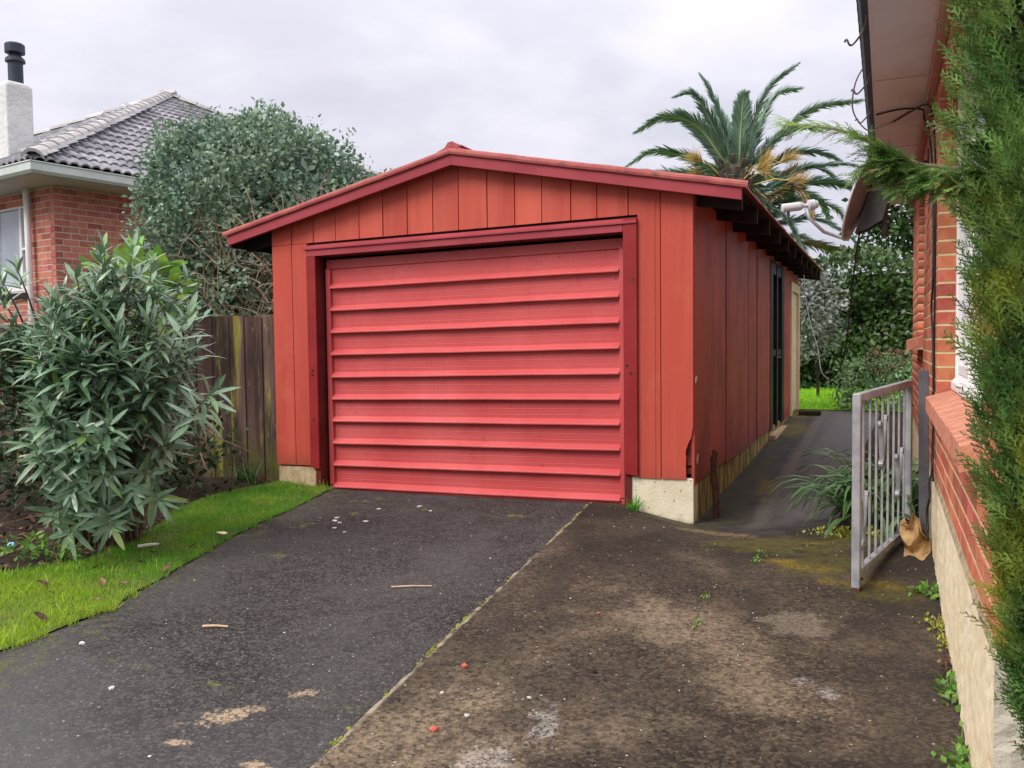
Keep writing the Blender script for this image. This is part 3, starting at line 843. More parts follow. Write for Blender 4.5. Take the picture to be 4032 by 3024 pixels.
# ------------------------------------------------------------------ grass
def grass(name, poly, n, m, hmin, hmax, wd, label):
    poly = [tuple(p) for p in poly]
    a = np.array(poly)
    P = RNG.uniform(a.min(0), a.max(0), (n * 3, 2))
    P = P[in_poly(P, poly)][:n]
    cell = {}
    z = gzs(P) if len(P) < 20000 else None
    if z is None:
        gx = np.arange(a[:, 0].min() - .2, a[:, 0].max() + .4, .1)
        gy = np.arange(a[:, 1].min() - .2, a[:, 1].max() + .4, .1)
        Z = np.array([[gz(x, y) for y in gy] for x in gx])
        i = ((P[:, 0] - gx[0]) / .1)
        j = ((P[:, 1] - gy[0]) / .1)
        i0, j0 = i.astype(int), j.astype(int)
        fi, fj = i - i0, j - j0
        z = Z[i0, j0] * (1 - fi) * (1 - fj) + Z[i0 + 1, j0] * fi * (1 - fj) + Z[i0, j0 + 1] * (1 - fi) * fj + Z[i0 + 1, j0 + 1] * fi * fj
    P3 = np.c_[P, z + .010]
    ax = RNG.normal(size=(len(P), 3)) * .42
    ax[:, 2] = 1
    nzp = np.sin(P[:, 0] * 3.1 + 2 * np.sin(P[:, 1] * 2.3)) + np.sin(P[:, 1] * 4.7 + 2.2 * np.sin(P[:, 0] * 3.7)) + .8 * np.sin(P[:, 0] * 11 + P[:, 1] * 8)
    keep = RNG.random(len(P)) < np.clip(1.05 + .32 * nzp, .18, 1)
    P, P3, ax, nzp = P[keep], P3[keep], ax[keep], nzp[keep]
    # clumpy height
    cl = .55 + .45 * np.sin(P[:, 0] * 7 + np.sin(P[:, 1] * 5) * 2) * np.sin(P[:, 1] * 6 + 1.3 * np.sin(P[:, 0] * 9))
    h = RNG.uniform(hmin, hmax, len(P)) * (.6 + .5 * cl) * np.where(RNG.random(len(P)) < .03, 1.9, 1)
    T = [(-wd / 2 * 20, 0, 0), (wd / 2 * 20, 0, 0), (-wd * .38 * 20, .55, .10), (wd * .38 * 20, .55, .10), (-.02, 1, .38), (.02, 1, .38)]
    T = [(x, y, z_) for x, y, z_ in T]
    F = [(0, 1, 3, 2), (2, 3, 5, 4)]
    o = scatter(name, T, F, frames(ax, rdir(len(P)), h), P3, m, kind='stuff')
    return tag(o, label, 'grass')


le = [(p.x + random.uniform(-.02, .055), p.y) for p in resample(lawn_edge[:-1], .05, .012, closed=False)] + [lawn_edge[-2]]
gp = [(-3.2, .02)] + le[1:] + [(-4.0, -4.6), (-3.5, -3.2), (-3.22, -2.6), (-3.45, -1.9), (-3.86, -1.25), (-3.95, -.75), (-3.9, -.30), (-3.84, -.03)]
grass('lawn_grass', gp, 90000, mat_grass, .016, .042, .0035, 'short bright green blades covering the strip of lawn by the driveway')
grass('back_grass', [(-2, 8.3), (2.6, 8.3), (4.5, 14.5), (-2.5, 14.5)], 26000, mat_grass_back, .03, .07, .008, 'bright green blades covering the back lawn behind the garage')

# ------------------------------------------------------------------ the garage
SH = lambda p: (p[0], p[1], p[2] + .014 * p[0])          # the old garage leans a little: everything drops to the left
gar = thing('garage', 'red painted single garage with a low gable roof at the end of the driveway', 'garage', (-1.93, 0, -.10))
XL, ZB, ZT = -3.862, .176, 2.183
EAVE_Z, APX, APZ = 2.21, -1.95, 2.70                        # underside of the barge boards


def under(x):
    return APZ - (APZ - EAVE_Z) * abs(x - APX) / 2.32


def gpart(name, mb, m, **k):
    return mb.build(name, m, gar, shear=SH, **k)


# backing behind the boards so no light leaks through the joints
b = MB()
b.prism([(XL + .01, ZB + .01), (-3.45, ZB + .01), (-3.45, ZT - .05), (-.46, ZT - .05), (-.46, ZB + .01), (-.065, ZB + .01), (-.065, .58), (-.012, .58), (-.012, under(0) + .05), (APX, APZ + .05), (XL + .01, under(XL) + .05)], 'y', .016, .06)
gpart('wall_lining', b, mat_timber_dark)
# gable boards
gx = [XL, -3.638, -3.40, -3.163, -2.914, -2.673, -2.431, -2.185, -1.942, -1.681, -1.437, -1.202, -.958, -.744, -.495]
for i in range(len(gx) - 1):
    x0, x1 = gx[i] + .003, gx[i + 1] - .003
    dy = random.uniform(-.003, .003)
    poly = [(x0, ZT + .004), (x1, ZT + .004), (x1, under(x1) + .06)]
    if x0 < APX < x1:
        poly.append((APX, under(APX) + .06))
    poly.append((x0, under(x0) + .06))
    b = MB().prism(poly, 'y', -.006 + dy, .016)
    # lapped edge: a thin rib on the right of every board
    b.prism([(x1 - .022, ZT + .004), (x1 - .001, ZT + .004), (x1 - .001, under(x1) + .06), (x1 - .022, under(x1 - .022) + .06)], 'y', -.011 + dy, -.0055 + dy)
    gpart('board', b, mat_wall)
# boards beside the door
for x0, x1 in ((XL, -3.642), (-3.642, -3.47)):
    gpart('board', MB().box(x0 + .003, x1 - .003, -.010, .016, ZB, ZT), mat_wall, bevel=.002)
x0, x1 = -.424, -.248
b = MB().prism([(x0, ZB), (x1 - .003, ZB), (x1 - .003, under(x1) + .06), (-.492, under(-.492) + .06), (-.492, ZT + .004), (x0, ZT + .004)], 'y', -.008, .016)
b.box(-.312, -.290, -.012, -.0075, ZB, under(-.3) + .04)
gpart('board', b, mat_wall)
# last board: its bottom corner has broken away
chip = [(-.058, ZB + .002), (-.060, .30), (-.057, .345), (-.063, .372), (-.058, .40), (-.050, .425), (-.040, .452), (-.027, .478), (-.019, .492), (-.015, .53), (-.004, .575)]
poly = [(-.244, ZB)] + chip + [(-.002, under(0) + .06), (-.244, under(-.244) + .06)]
b = MB().prism(poly, 'y', -.010, .012)
gpart('board', b, mat_wall)
b = MB()
b.prism([(-.068, .27), (-.020, .285), (-.013, .40), (-.018, .58), (-.062, .58), (-.066, .40)], 'y', .016, .07)
b.box(-.060, -.012, .020, .06, .215, .262)
gpart('stud', b, mat_timber_rot)['label'] = 'rotten stud laid bare by the broken corner'

# trim around the opening
OL, OR, OT = -3.374, -.532, 2.062
gpart('door_trim', MB().prism([(-3.470, .162), (OL, .150), (OL, OT - .002), (-3.470, OT - .002)], 'y', -.030, -.0105), mat_trim, bevel=.003)
gpart('door_trim', MB().prism([(OR, .207), (-.424, .190), (-.424, 2.163), (OR, 2.163)], 'y', -.034, -.0125), mat_trim, bevel=.003)
gpart('door_trim', MB().box(-3.470, OR - .002, -.032, -.0105, OT, 2.120), mat_barge, bevel=.003)
b = MB().prism([(-.045, 2.122), (-.045, 2.135), (-.004, 2.166), (.0, 2.166), (.0, 2.122)], 'x', -3.49, -.425)
gpart('drip_cap', b, mat_barge)
for x in (-3.45, -3.44):
    pass
bolt = MB().tube([(0, -.004, 0), (0, .003, 0)], .011, 8).mesh('bolt', mat_rust)
for x, z in ((-3.425, 1.045), (-3.428, 1.005), (-.475, .985), (-.505, 1.045), (-3.43, .60), (-.46, 1.70)):
    piece('bolt', bolt, gar, SH((x, -.034, z)), scale=(.8, 1, .8) if x < -1 else (1, 1, 1))
# deep jambs
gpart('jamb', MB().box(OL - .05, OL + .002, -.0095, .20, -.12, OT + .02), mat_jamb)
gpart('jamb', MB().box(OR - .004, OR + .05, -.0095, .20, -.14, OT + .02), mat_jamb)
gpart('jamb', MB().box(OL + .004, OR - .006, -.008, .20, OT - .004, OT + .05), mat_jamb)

# the lifting door: ribbed steel sheet in a frame
DX0, DX1, DZ0, DZ1 = -3.345, -.560, -.036, 2.034
DY = .115
door = MB().box(DX0 + .01, DX1 - .01, DY + .012, DY + .02, DZ0 + .01, DZ1 - .005).build('garage_door', mat_door, gar, shear=SH)
door['label'] = 'wide red ribbed steel door'
PIT = .2005
ribs = [1.951 - PIT * i for i in range(10)]
xs0, xs1 = DX0 + .048, DX1 - .040
prof = [(0, 0), (.0, -.050), (-.0014, -.053), (.0, -.056), (0, -.098), (-.0014, -.101), (0, -.104), (0, -.128), (-.040, -.162), (-.044, -.168), (-.044, -.176), (-.041, -.179), (0, -.181), (0, -.1995)]
xm = (xs0 + xs1) / 2
n = len(prof)
for zr in ribs:
    b = MB()
    NX = 44
    ph = [random.uniform(0, 6.28) for _ in range(4)]
    vs = []
    for i in range(NX + 1):
        x = xs0 + (xs1 - xs0) * i / NX
        wv = .0016 * math.sin(x * 3.1 + ph[0]) + .0011 * math.sin(x * 7.7 + ph[1]) + random.uniform(-.0003, .0003)
        wz = .0012 * math.sin(x * 2.3 + ph[2]) + .0007 * math.sin(x * 9.1 + ph[3])
        if i in (0, NX):
            wv = 0
        vs += [(x, DY + d + wv, zr + z + wz) for d, z in prof]
    b.add(vs, [(i * n + k, i * n + k + 1, (i + 1) * n + k + 1, (i + 1) * n + k) for i in range(NX) for k in range(n - 1)])
    b.add([vs[i] for i in (7, 8, 9, 10, 11, 12)], [(0, 1, 2, 3, 4, 5)])
    b.add([vs[NX * n + i] for i in (7, 8, 9, 10, 11, 12)], [(5, 4, 3, 2, 1, 0)])
    b.build('slat', mat_door, door, shear=SH)
dp = lambda name, mb, **k: mb.build(name, mat_door, door, shear=SH, **k)
dp('top_rail', MB().box(DX0, DX1, DY - .014, DY + .011, 1.953, DZ1), bevel=.003)
dp('stile', MB().box(DX0, DX0 + .046, DY - .030, DY + .011, DZ0 + .03, 1.951), bevel=.003)
dp('stile', MB().box(DX1 - .038, DX1, DY - .030, DY + .011, DZ0 + .03, 1.951), bevel=.003)
b = MB().prism([(DY + .012, -.054), (DY - .022, -.054), (DY - .024, -.020), (DY - .022, -.016), (DY + .004, .004), (DY + .012, .004)], 'x', DX0 + .002, DX1 - .002)
dp('bottom_rail', b)
gpart('threshold', MB().box(OL - .03, OR + .04, .02, .24, -.20, -.062), mat_path)

# foundation, flush just inside the boards
rag = lambda a, z, j: z + random.uniform(-j, j)
gpart('foundation', MB().box(-.492, -.004, .004, .16, -.34, ZB + .006), mat_base, bevel=.006)
gpart('foundation', MB().box(XL + .012, -3.435, .004, .16, -.25, ZB - .012), mat_base_tan, bevel=.006)
gpart('foundation', MB().box(-.14, -.006, .162, 8.36, -.34, .128), mat_base_moss, bevel=.005)
gpart('foundation', MB().box(XL + .02, XL + .14, .162, 8.36, -.34, .12), mat_base_tan)

# side wall sheets (right), back and left walls
sy = [.004, 1.39, 2.745, 3.41, 4.54]
for i in range(4):
    d = (0, .003, -.002, .002)[i]
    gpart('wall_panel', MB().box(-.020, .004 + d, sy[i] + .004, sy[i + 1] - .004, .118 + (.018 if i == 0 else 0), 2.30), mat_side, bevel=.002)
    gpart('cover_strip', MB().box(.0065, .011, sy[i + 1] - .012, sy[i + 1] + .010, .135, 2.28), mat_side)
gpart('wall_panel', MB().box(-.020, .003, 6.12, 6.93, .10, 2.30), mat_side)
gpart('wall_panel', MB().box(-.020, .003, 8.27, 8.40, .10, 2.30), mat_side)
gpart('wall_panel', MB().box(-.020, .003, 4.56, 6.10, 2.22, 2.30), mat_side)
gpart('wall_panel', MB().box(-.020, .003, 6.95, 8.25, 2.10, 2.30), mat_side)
gpart('wall_panel', MB().box(XL, XL + .02, .03, 8.40, .12, 2.24), mat_wall)
gpart('wall_panel', MB().prism([(XL + .022, .1), (-.022, .1), (-.022, under(0) + .04), (APX, APZ + .04), (XL + .022, under(XL) + .04)], 'y', 8.36, 8.385), mat_wall)
gpart('paint_flake', MB().prism([(.012, .90), (.060, .915), (.085, .948), (.05, .955), (.018, .945), (.006, .93)], 'x', .0085, .0105), mat_base)
gpart('paint_flake', MB().prism([(.06, .285), (.10, .30), (.125, .355), (.085, .36), (.05, .315)], 'x', .0085, .0105), mat_base)
# glazed black side door
sdoor = MB().box(-.050, -.012, 4.56, 6.10, -.02, .10).build('side_door', mat_black, gar, shear=SH)
sdoor['label'] = 'black framed glazed side door'
for y0, y1 in ((4.56, 4.80), (5.21, 5.33), (5.80, 6.10)):
    MB().box(-.05, .016, y0, y1, .102, 2.20).build('door_frame', mat_black, sdoor, shear=SH)
for z0, z1 in ((1.02, 1.10), (2.06, 2.20)):
    MB().box(-.05, .006, 4.803, 5.797, z0, z1).build('rail', mat_black, sdoor, shear=SH)
MB().box(-.034, -.026, 4.803, 5.207, .103, 2.055).build('pane', mat_glass_dark, sdoor, shear=SH)
MB().box(-.034, -.026, 5.333, 5.797, .103, 2.055).build('pane', mat_glass_dark, sdoor, shear=SH)
MB().tube([(.018, 5.27, 1.0), (.05, 5.27, 1.0), (.05, 5.20, 1.0)], .010, 8).build('handle', mat_galv, sdoor, shear=SH)
gpart('door_sill', MB().box(-.02, .075, 4.56, 6.06, -.10, .045), mat_base_tan)
# cream framed rear door
rd = gpart('rear_door', MB().box(-.04, .030, 7.102, 8.118, 1.96, 2.09), mat_cream)
for y0, y1 in ((6.95, 7.10), (8.12, 8.25)):
    MB().box(-.04, .030, y0, y1, .10, 2.09).build('door_post', mat_cream, rd, shear=SH)
rd['label'] = 'cream painted rear door in its frame'
MB().box(-.035, -.012, 7.105, 8.115, .10, 1.955).build('door_leaf', mat_cream, rd, shear=SH)
MB().box(-.010, .002, 7.25, 7.97, .25, .95).build('panel', mat_cream, rd, shear=SH)
MB().box(-.010, .002, 7.25, 7.97, 1.08, 1.82).build('panel', mat_cream, rd, shear=SH)

# roof: corrugated iron on rafters, with barge boards and a rolled edge flashing
RX0, RX1, RY0, RY1 = -4.33, .375, -.085, 8.44
RTH = .075                                                     # iron lies this far above the soffit line


def roof_z(x):
    return under(x) + .115


for nm, xa, xb in (('roof_sheet', RX0 + .02, APX), ('roof_sheet', APX, RX1)):
    b = MB()
    ny = int((RY1 - RY0) / .0127)
    ys = [RY0 + (RY1 - RY0) * i / ny for i in range(ny + 1)]
    xsn = [xa + (xb - xa) * i / 4 for i in range(5)]
    vs = []
    for y in ys:
        h = .0115 * math.sin(2 * math.pi * y / .076)
        for x in xsn:
            sag = -.012 * math.sin(math.pi * min(1, max(0, y / 8.4))) * abs(x - APX) / 2.3
            vs.append((x, y, roof_z(x) + h + sag))
    fs = [(i * 5 + j, i * 5 + j + 1, i * 5 + j + 6, i * 5 + j + 5) for i in range(ny) for j in range(4)]
    b.add(vs, fs)
    o = gpart(nm, b, mat_roof)
    md = o.modifiers.new('thick', 'SOLIDIFY')
    md.thickness = .0022
for sgn, xe in ((-1, -4.275), (1, .366)):
    p = [(xe, under(xe) - .002), (APX, under(APX)), (APX, under(APX) + .118), (xe, under(xe) + .118)]
    o = gpart('barge_board', MB().prism(p, 'y', -.125, -.090), mat_barge, bevel=.003)
    # rolled flashing over the edge of the iron
    b = MB()
    pr = [(-.142, .088), (-.146, .106), (-.142, .124), (-.128, .136), (-.10, .142), (-.02, .140), (-.02, .134), (-.10, .134), (-.124, .126), (-.134, .112), (-.136, .09)]
    xo = xe + sgn * .045
    m = len(pr)
    nseg = 14
    vs = []
    for i in range(nseg + 1):
        x = xo + (APX - xo) * i / nseg
        j = random.uniform(-.0025, .0025)
        vs += [(x, y, under(x) + z + j) for y, z in pr]
    fs = [(i * m + k, i * m + (k + 1) % m, (i + 1) * m + (k + 1) % m, (i + 1) * m + k) for i in range(nseg) for k in range(m)]
    b.add(vs, fs + [tuple(range(m)), tuple(nseg * m + k for k in range(m))])
    gpart('edge_flashing', b, mat_flash, smooth=False)
b = MB().prism([(APX - .13, APZ + .108), (APX, APZ + .142), (APX + .13, APZ + .108), (APX + .13, APZ + .116), (APX + .02, APZ + .156), (APX - .02, APZ + .156), (APX - .13, APZ + .116)], 'y', -.12, RY1)
b.prism([(APX - .065, APZ + .150), (APX - .035, APZ + .190), (APX + .005, APZ + .196), (APX + .03, APZ + .175), (APX + .09, APZ + .157), (APX + .09, APZ + .148), (APX - .065, APZ + .142)], 'y', -.10, .35)
gpart('ridge_capping', b, mat_flash)
# rafter tails, purlin and battens under the eaves
for i in range(11):
    y = .10 + i * .82
    for sgn in (1, -1):
        x0, x1 = (-.02, .335) if sgn > 0 else (XL + .02, -4.24)
        p = [(x0, under(x0) - .06), (x1, under(x1) - .045), (x1, under(x1) + .085), (x0, under(x0) + .085)]
        gpart('rafter', MB().prism(p, 'y', y, y + .05), mat_timber_dark)
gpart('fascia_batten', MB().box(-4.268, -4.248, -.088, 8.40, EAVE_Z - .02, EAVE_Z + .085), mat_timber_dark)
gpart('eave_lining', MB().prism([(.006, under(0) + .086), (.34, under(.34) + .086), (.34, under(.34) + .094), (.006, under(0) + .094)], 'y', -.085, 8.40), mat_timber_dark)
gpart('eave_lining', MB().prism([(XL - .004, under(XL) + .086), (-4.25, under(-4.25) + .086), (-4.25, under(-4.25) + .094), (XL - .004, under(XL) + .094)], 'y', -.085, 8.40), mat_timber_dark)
for y, l in ((3.55, .14), (5.25, .16), (6.7, .10)):
    gpart('hanging_strip', MB().bar((.33, y, EAVE_Z), (.335, y + .02, EAVE_Z - l), .02, .004), mat_timber_dark)

# ------------------------------------------------------------------ paling fence
fen = thing('paling_fence', 'weathered vertical paling fence with moss streaks left of the red garage', 'fence', (-6.0, .12, -.08))
x = -3.895
i = 0
while x > -9.4:
    wd = random.uniform(.088, .112)
    zt = 1.505 - .010 * (x + 3.9) / -1.3 + random.uniform(-.012, .012)
    lean = random.uniform(-.006, .006)
    yy = .10 + (i % 2) * .012 + random.uniform(-.003, .003)
    b = MB()
    x0, x1 = x - wd, x - .003
    b.add([(x0, yy, -.15), (x1, yy, -.15), (x1 + lean, yy, zt + random.uniform(-.006, .006)), (x0 + lean, yy, zt),
           (x0, yy + .018, -.15), (x1, yy + .018, -.15), (x1 + lean, yy + .018, zt), (x0 + lean, yy + .018, zt)],
          [(0, 1, 2, 3), (4, 7, 6, 5), (0, 4, 5, 1), (3, 2, 6, 7), (1, 5, 6, 2), (0, 3, 7, 4)])
    b.build('paling', mat_fence, fen)
    x -= wd
    i += 1
for z in (.30, 1.20):
    MB().box(-9.4, -3.90, .150, .195, z, z + .075).build('rail', mat_fence, fen)
for x in (-9.2, -7.0, -4.8):
    MB().box(x, x + .10, .20, .30, -.3, 1.40).build('post', mat_fence, fen)

# ------------------------------------------------------------------ bricks
def brick_mesh(name, m, L=.225, D=.10, H=.0660, c=.0020):
    """brick whose face looks along -X, centred on its face centre line"""
    l, h = L / 2, H / 2
    vs = [(c, -l, -h), (c, l, -h), (c, l, h), (c, -l, h), (0, -l + c, -h + c), (0, l - c, -h + c), (0, l - c, h - c), (0, -l + c, h - c), (D, -l, -h), (D, l, -h), (D, l, h), (D, -l, h)]
    fs = [(4, 7, 6, 5), (0, 4, 5, 1), (1, 5, 6, 2), (2, 6, 7, 3), (3, 7, 4, 0), (0, 1, 9, 8), (1, 2, 10, 9), (2, 3, 11, 10), (3, 0, 8, 11)]
    return MB().add(vs, fs).mesh(name, m)


# ------------------------------------------------------------------ the brick house on the right
HX = 1.579
hs = thing('brick_house', 'orange red brick house with a cream foundation along the right edge', 'house', (3.2, -.1, -.15))
SOF = 2.735
W1, W2 = (-3.56, -1.02), (.88, 2.20)
YN, YF = -4.02, 3.85
Z0 = .425                                                       # underside of the first course
CH = .0785


def hp(name, mb, m, **k):
    return mb.build(name, m, hs, **k)


b = MB()
mx0, mx1 = HX + .0012, HX + .10
b.box(mx0, mx1, YN + .01, YF - .01, Z0 - .01, .795)
b.box(mx0, mx1, YN + .01, W1[0] - .002, .795, 2.62)
b.box(mx0, mx1, W1[1] + .002, YF - .01, .795, 1.13)
b.box(mx0, mx1, W1[1] + .002, W2[0] - .002, 1.13, 2.62)
b.box(mx0, mx1, W2[1] + .002, YF - .01, 1.13, 2.62)
b.box(mx0, mx1, YN + .01, YF - .01, 2.62, SOF)
hp('wall', b, mat_mortar)
b = MB()
b.box(HX + .17, HX + .20, YN + .2, YF - .1, .1, SOF)             # inner leaf, dark rooms behind the panes
b.box(HX + .10, 5.4, YF - .10, YF - .007, .3, SOF)
b.box(HX + .012, 5.4, YN + .007, YN + .10, Z0 - .01, SOF)
b.box(5.3, 5.4, YN + .1, YF - .1, .3, SOF)
hp('wall', b, mat_mortar)
bm_side = brick_mesh('brick', mat_brick)
spots = []
nrow = int((SOF - Z0) / CH)


def course(a, b_, r):
    """full bricks and closers that exactly fill the stretch a..b_"""
    out, y = [], a
    if r % 2:
        out.append((a, min(a + .1075, b_)))
        y = a + .1175
    while y < b_ - .02:
        e = y + .225
        if b_ - e < .07:
            if b_ - y > .25:
                h = (b_ - y - .01) / 2
                out += [(y, y + h), (y + h + .01, b_)]
            else:
                out.append((y, b_))
            break
        out.append((y, e))
        y = e + .01
    return out


for r in range(nrow):
    z = Z0 + CH * (r + .5)
    cuts = [YN]
    for (w0, w1), (zl, zh) in ((W1, (.80, 2.57)), (W2, (1.13, 2.45))):
        if zl - .02 < z < zh:
            cuts += [w0, w1]
    cuts.append(YF)
    for a, b_ in zip(cuts[::2], cuts[1::2]):
        spots += [(s0, s1, z) for s0, s1 in course(a, b_, r)]


def pxsize(s):
    y = (s[0] + s[1]) / 2
    d = math.hypot(y - CAM.y, HX - CAM.x)
    big = (s[1] - s[0]) / d ** 2
    if y < -3.55 and s[2] > .8:
        big *= .15                                              # hidden behind the conifer
    if s[2] > 2.0:
        big *= .35
    return -big


spots.sort(key=pxsize)
rest = []
for k, (s0, s1, z) in enumerate(spots):
    jx = random.uniform(-.0022, -.0004)
    if k < 300:
        piece('brick', bm_side, hs, (HX + jx, (s0 + s1) / 2, z + random.uniform(-.0012, .0012)), scale=(1, (s1 - s0) / .225, 1), rot=(random.uniform(-.004, .004), 0, random.uniform(-.002, .002)))
    else:
        rest.append((HX + jx, (s0 + s1) / 2, z, (s1 - s0) / .225))
A = np.array(rest)
T = np.array([v.co for v in bm_side.vertices])
Fq = [tuple(p.vertices) for p in bm_side.polygons]
Mx = np.zeros((len(A), 3, 3))
Mx[:, 0, 0] = 1
Mx[:, 1, 1] = A[:, 3]
Mx[:, 2, 2] = 1
scatter('brickwork', T, Fq, Mx, A[:, :3], mat_brick, hs, kind='stuff')
# near end wall, mostly behind the conifer
E2 = []
for r in range(nrow):
    z = Z0 + CH * (r + .5)
    x = HX + .105 + (.118 if r % 2 else 0)
    while x < 5.2:
        E2.append((x + .1175, YN, z))
        x += .235
A = np.array(E2)
rot = np.array([[0, -1, 0], [1, 0, 0], [0, 0, 1]], float)       # face now looks along -Y
scatter('brickwork', T, Fq, np.repeat(rot[None], len(A), 0), A, mat_brick, hs, kind='stuff')

# roughcast foundation with a weathered mortar ledge
def rough_sheet(o_, u, v, nu, nv, nrm, amp):
    o_, u, v, nrm = map(Vector, (o_, u, v, nrm))
    vs = []
    for i in range(nu + 1):
        for j in range(nv + 1):
            k = 0 if i in (0, nu) or j == nv else random.uniform(-amp, amp)
            vs.append(o_ + u * (i / nu) + v * (j / nv) + nrm * k)
    return vs, [(i * (nv + 1) + j, (i + 1) * (nv + 1) + j, (i + 1) * (nv + 1) + j + 1, i * (nv + 1) + j + 1) for i in range(nu) for j in range(nv)]


FX = 1.571
b = MB()
b.add(*rough_sheet((FX, YF, -.42), (0, YN - YF, 0), (0, 0, .815), 220, 22, (-1, 0, 0), .0028))
b.add([(FX, YF, .395), (FX, YN, .395), (HX + .02, YN, .424), (HX + .02, YF, .424)], [(0, 1, 2, 3)])
o = hp('foundation', b, mat_stucco, recalc=False)
b = MB().add([(FX - .0005, YF, .396), (FX - .0005, YN + .002, .396), (HX + .004, YN + .002, .428), (HX + .004, YF, .428)], [(0, 1, 2, 3)])
hp('mortar_ledge', b, mat_bevel)
b = MB()
b.add(*rough_sheet((FX, YN, -.42), (3.8, 0, 0), (0, 0, .815), 100, 22, (0, -1, 0), .006))
b.add([(FX, YN, .395), (5.37, YN, .395), (5.37, YN + .03, .425), (FX, YN + .03, .425)], [(0, 1, 2, 3)])
hp('foundation', b, mat_stucco_grey, recalc=False)['label'] = 'rough grey return of the foundation at the corner'
b = MB()
b.add(*rough_sheet((FX - .012, YN - .05, -.42), (.9, 0, 0), (0, 0, .32), 30, 12, (0, -1, 0), .009))
b.add(*rough_sheet((FX - .012, YN - .05, -.10), (.9, 0, 0), (0, .055, .02), 30, 2, (0, 0, 1), .004))
b.add(*rough_sheet((FX - .012, YN + .02, -.42), (0, -.07, 0), (0, 0, .33), 3, 12, (-1, 0, 0), .004))
hp('footing', b, mat_stucco, recalc=False)

# window 1: sloping sill of bricks on edge, white frame and panes
sb = MB()
hh = .0315
sb.add([(-.055, -hh, -.080), (-.055, hh, -.080), (-.055, hh, 0), (-.055, -hh, 0), (.115, -hh, -.02), (.115, hh, -.02), (.115, hh, .052), (.115, -hh, .052)],
       [(0, 1, 2, 3), (3, 2, 6, 7), (0, 3, 7, 4), (1, 5, 6, 2), (0, 4, 5, 1), (4, 7, 6, 5)])
sill_me = sb.mesh('sill_brick', mat_sill)


def sill_run(y0, y1, z, dx=0.0):
    n = int((y1 - y0) / .0665)
    for i in range(n):
        piece('sill_brick', sill_me, hs, (HX + dx + random.uniform(-.002, .002), y0 + (i + .5) * (y1 - y0) / n, z + random.uniform(-.0015, .0015)))
    hp('sill_bed', MB().box(HX + dx - .046, HX + .112, y0 + .006, y1 - .006, z - .074, z - .006), mat_mortar)


sill_run(W1[0] + .02, W1[1] - .03, .883)
sill_run(W2[0] + .01, W2[1] - .02, 1.205, -.04)


def window(y0, y1, z0, z1, mull):
    xa, xb = HX + .092, HX + .150
    fr = hp('window_frame', MB().box(xa, xb, y1 - .06, y1 - .003, z0, z1), mat_white)
    MB().box(xa, xb, y0 + .003, y0 + .06, z0, z1).build('frame_bar', mat_white, fr)
    MB().box(xa, xb, y0 + .063, y1 - .063, z1 - .06, z1).build('frame_bar', mat_white, fr)
    for t in mull:
        MB().box(xa, xb, t - .03, t + .03, z0 + .077, z1 - .063).build('frame_bar', mat_white, fr)
    s = MB().prism([(xa - .022, z0), (xb, z0), (xb, z0 + .075), (xa + .012, z0 + .075), (xa - .022, z0 + .038)], 'y', y0 + .064, y1 - .064)
    s.build('sill_board', mat_white, fr)
    ts = [y0 + .03] + list(mull) + [y1 - .03]
    for a, c in zip(ts[:-1], ts[1:]):
        for u0, u1, v0, v1 in ((a + .032, a + .075, z0 + .08, z1 - .066), (c - .075, c - .032, z0 + .08, z1 - .066), (a + .077, c - .077, z0 + .08, z0 + .13), (a + .077, c - .077, z1 - .11, z1 - .066)):
            MB().box(xa + .012, xb - .008, u0, u1, v0, v1).build('sash_bar', mat_white, fr)
        MB().box(xa + .03, xa + .035, a + .07, c - .07, z0 + .12, z1 - .10).build('pane', mat_glass, fr)


window(W1[0], W1[1], .935, 2.57, (-2.7, -1.85))
window(W2[0], W2[1], 1.235, 2.45, (1.5,))
hp('lintel', MB().box(HX + .003, HX + .10, W1[0] - .1, W1[1] + .1, 2.575, 2.63), mat_timber_dark)
# eaves: soffit, frieze board, gutter and a tiled edge
hp('soffit', MB().box(1.228, 5.8, -5.0, 4.30, SOF, SOF + .012), mat_soffit)
hp('frieze_board', MB().box(HX - .045, HX - .004, YN, 4.0, SOF - .075, SOF - .002), mat_frieze)
hp('gutter', MB().prism([(1.186, SOF + .105), (1.184, SOF + .02), (1.198, SOF - .003), (1.226, SOF - .003), (1.226, SOF + .105)], 'y', -5.02, 4.31), mat_gutter)
tl = MB()
for k in range(7):
    a = math.pi * k / 6
    tl.add([(-.03, -.074 + .148 * k / 6, .018 * math.sin(a)), (.36, -.074 + .148 * k / 6, .165 + .018 * math.sin(a))], [])
for k in range(6):
    tl.f.append((2 * k, 2 * k + 2, 2 * k + 3, 2 * k + 1))
tile_edge = tl.mesh('roof_tile', mat_tile)
for i in range(62):
    piece('roof_tile', tile_edge, hs, (1.20, -4.95 + i * .15, SOF + .108))
hp('roof', MB().add([(1.25, -5.0, SOF + .115), (1.25, 4.32, SOF + .115), (3.6, 2.0, 3.95), (3.6, -2.7, 3.95), (5.9, 4.32, SOF + .11), (5.9, -5.0, SOF + .11)], [(0, 3, 2, 1), (1, 2, 4), (2, 3, 5, 4), (3, 0, 5)]), mat_tile, recalc=False)
for y in (-.85, 1.1, 2.9):
    hp('soffit_batten', MB().box(1.235, HX - .05, y, y + .004, SOF - .003, SOF - .001), mat_frieze)

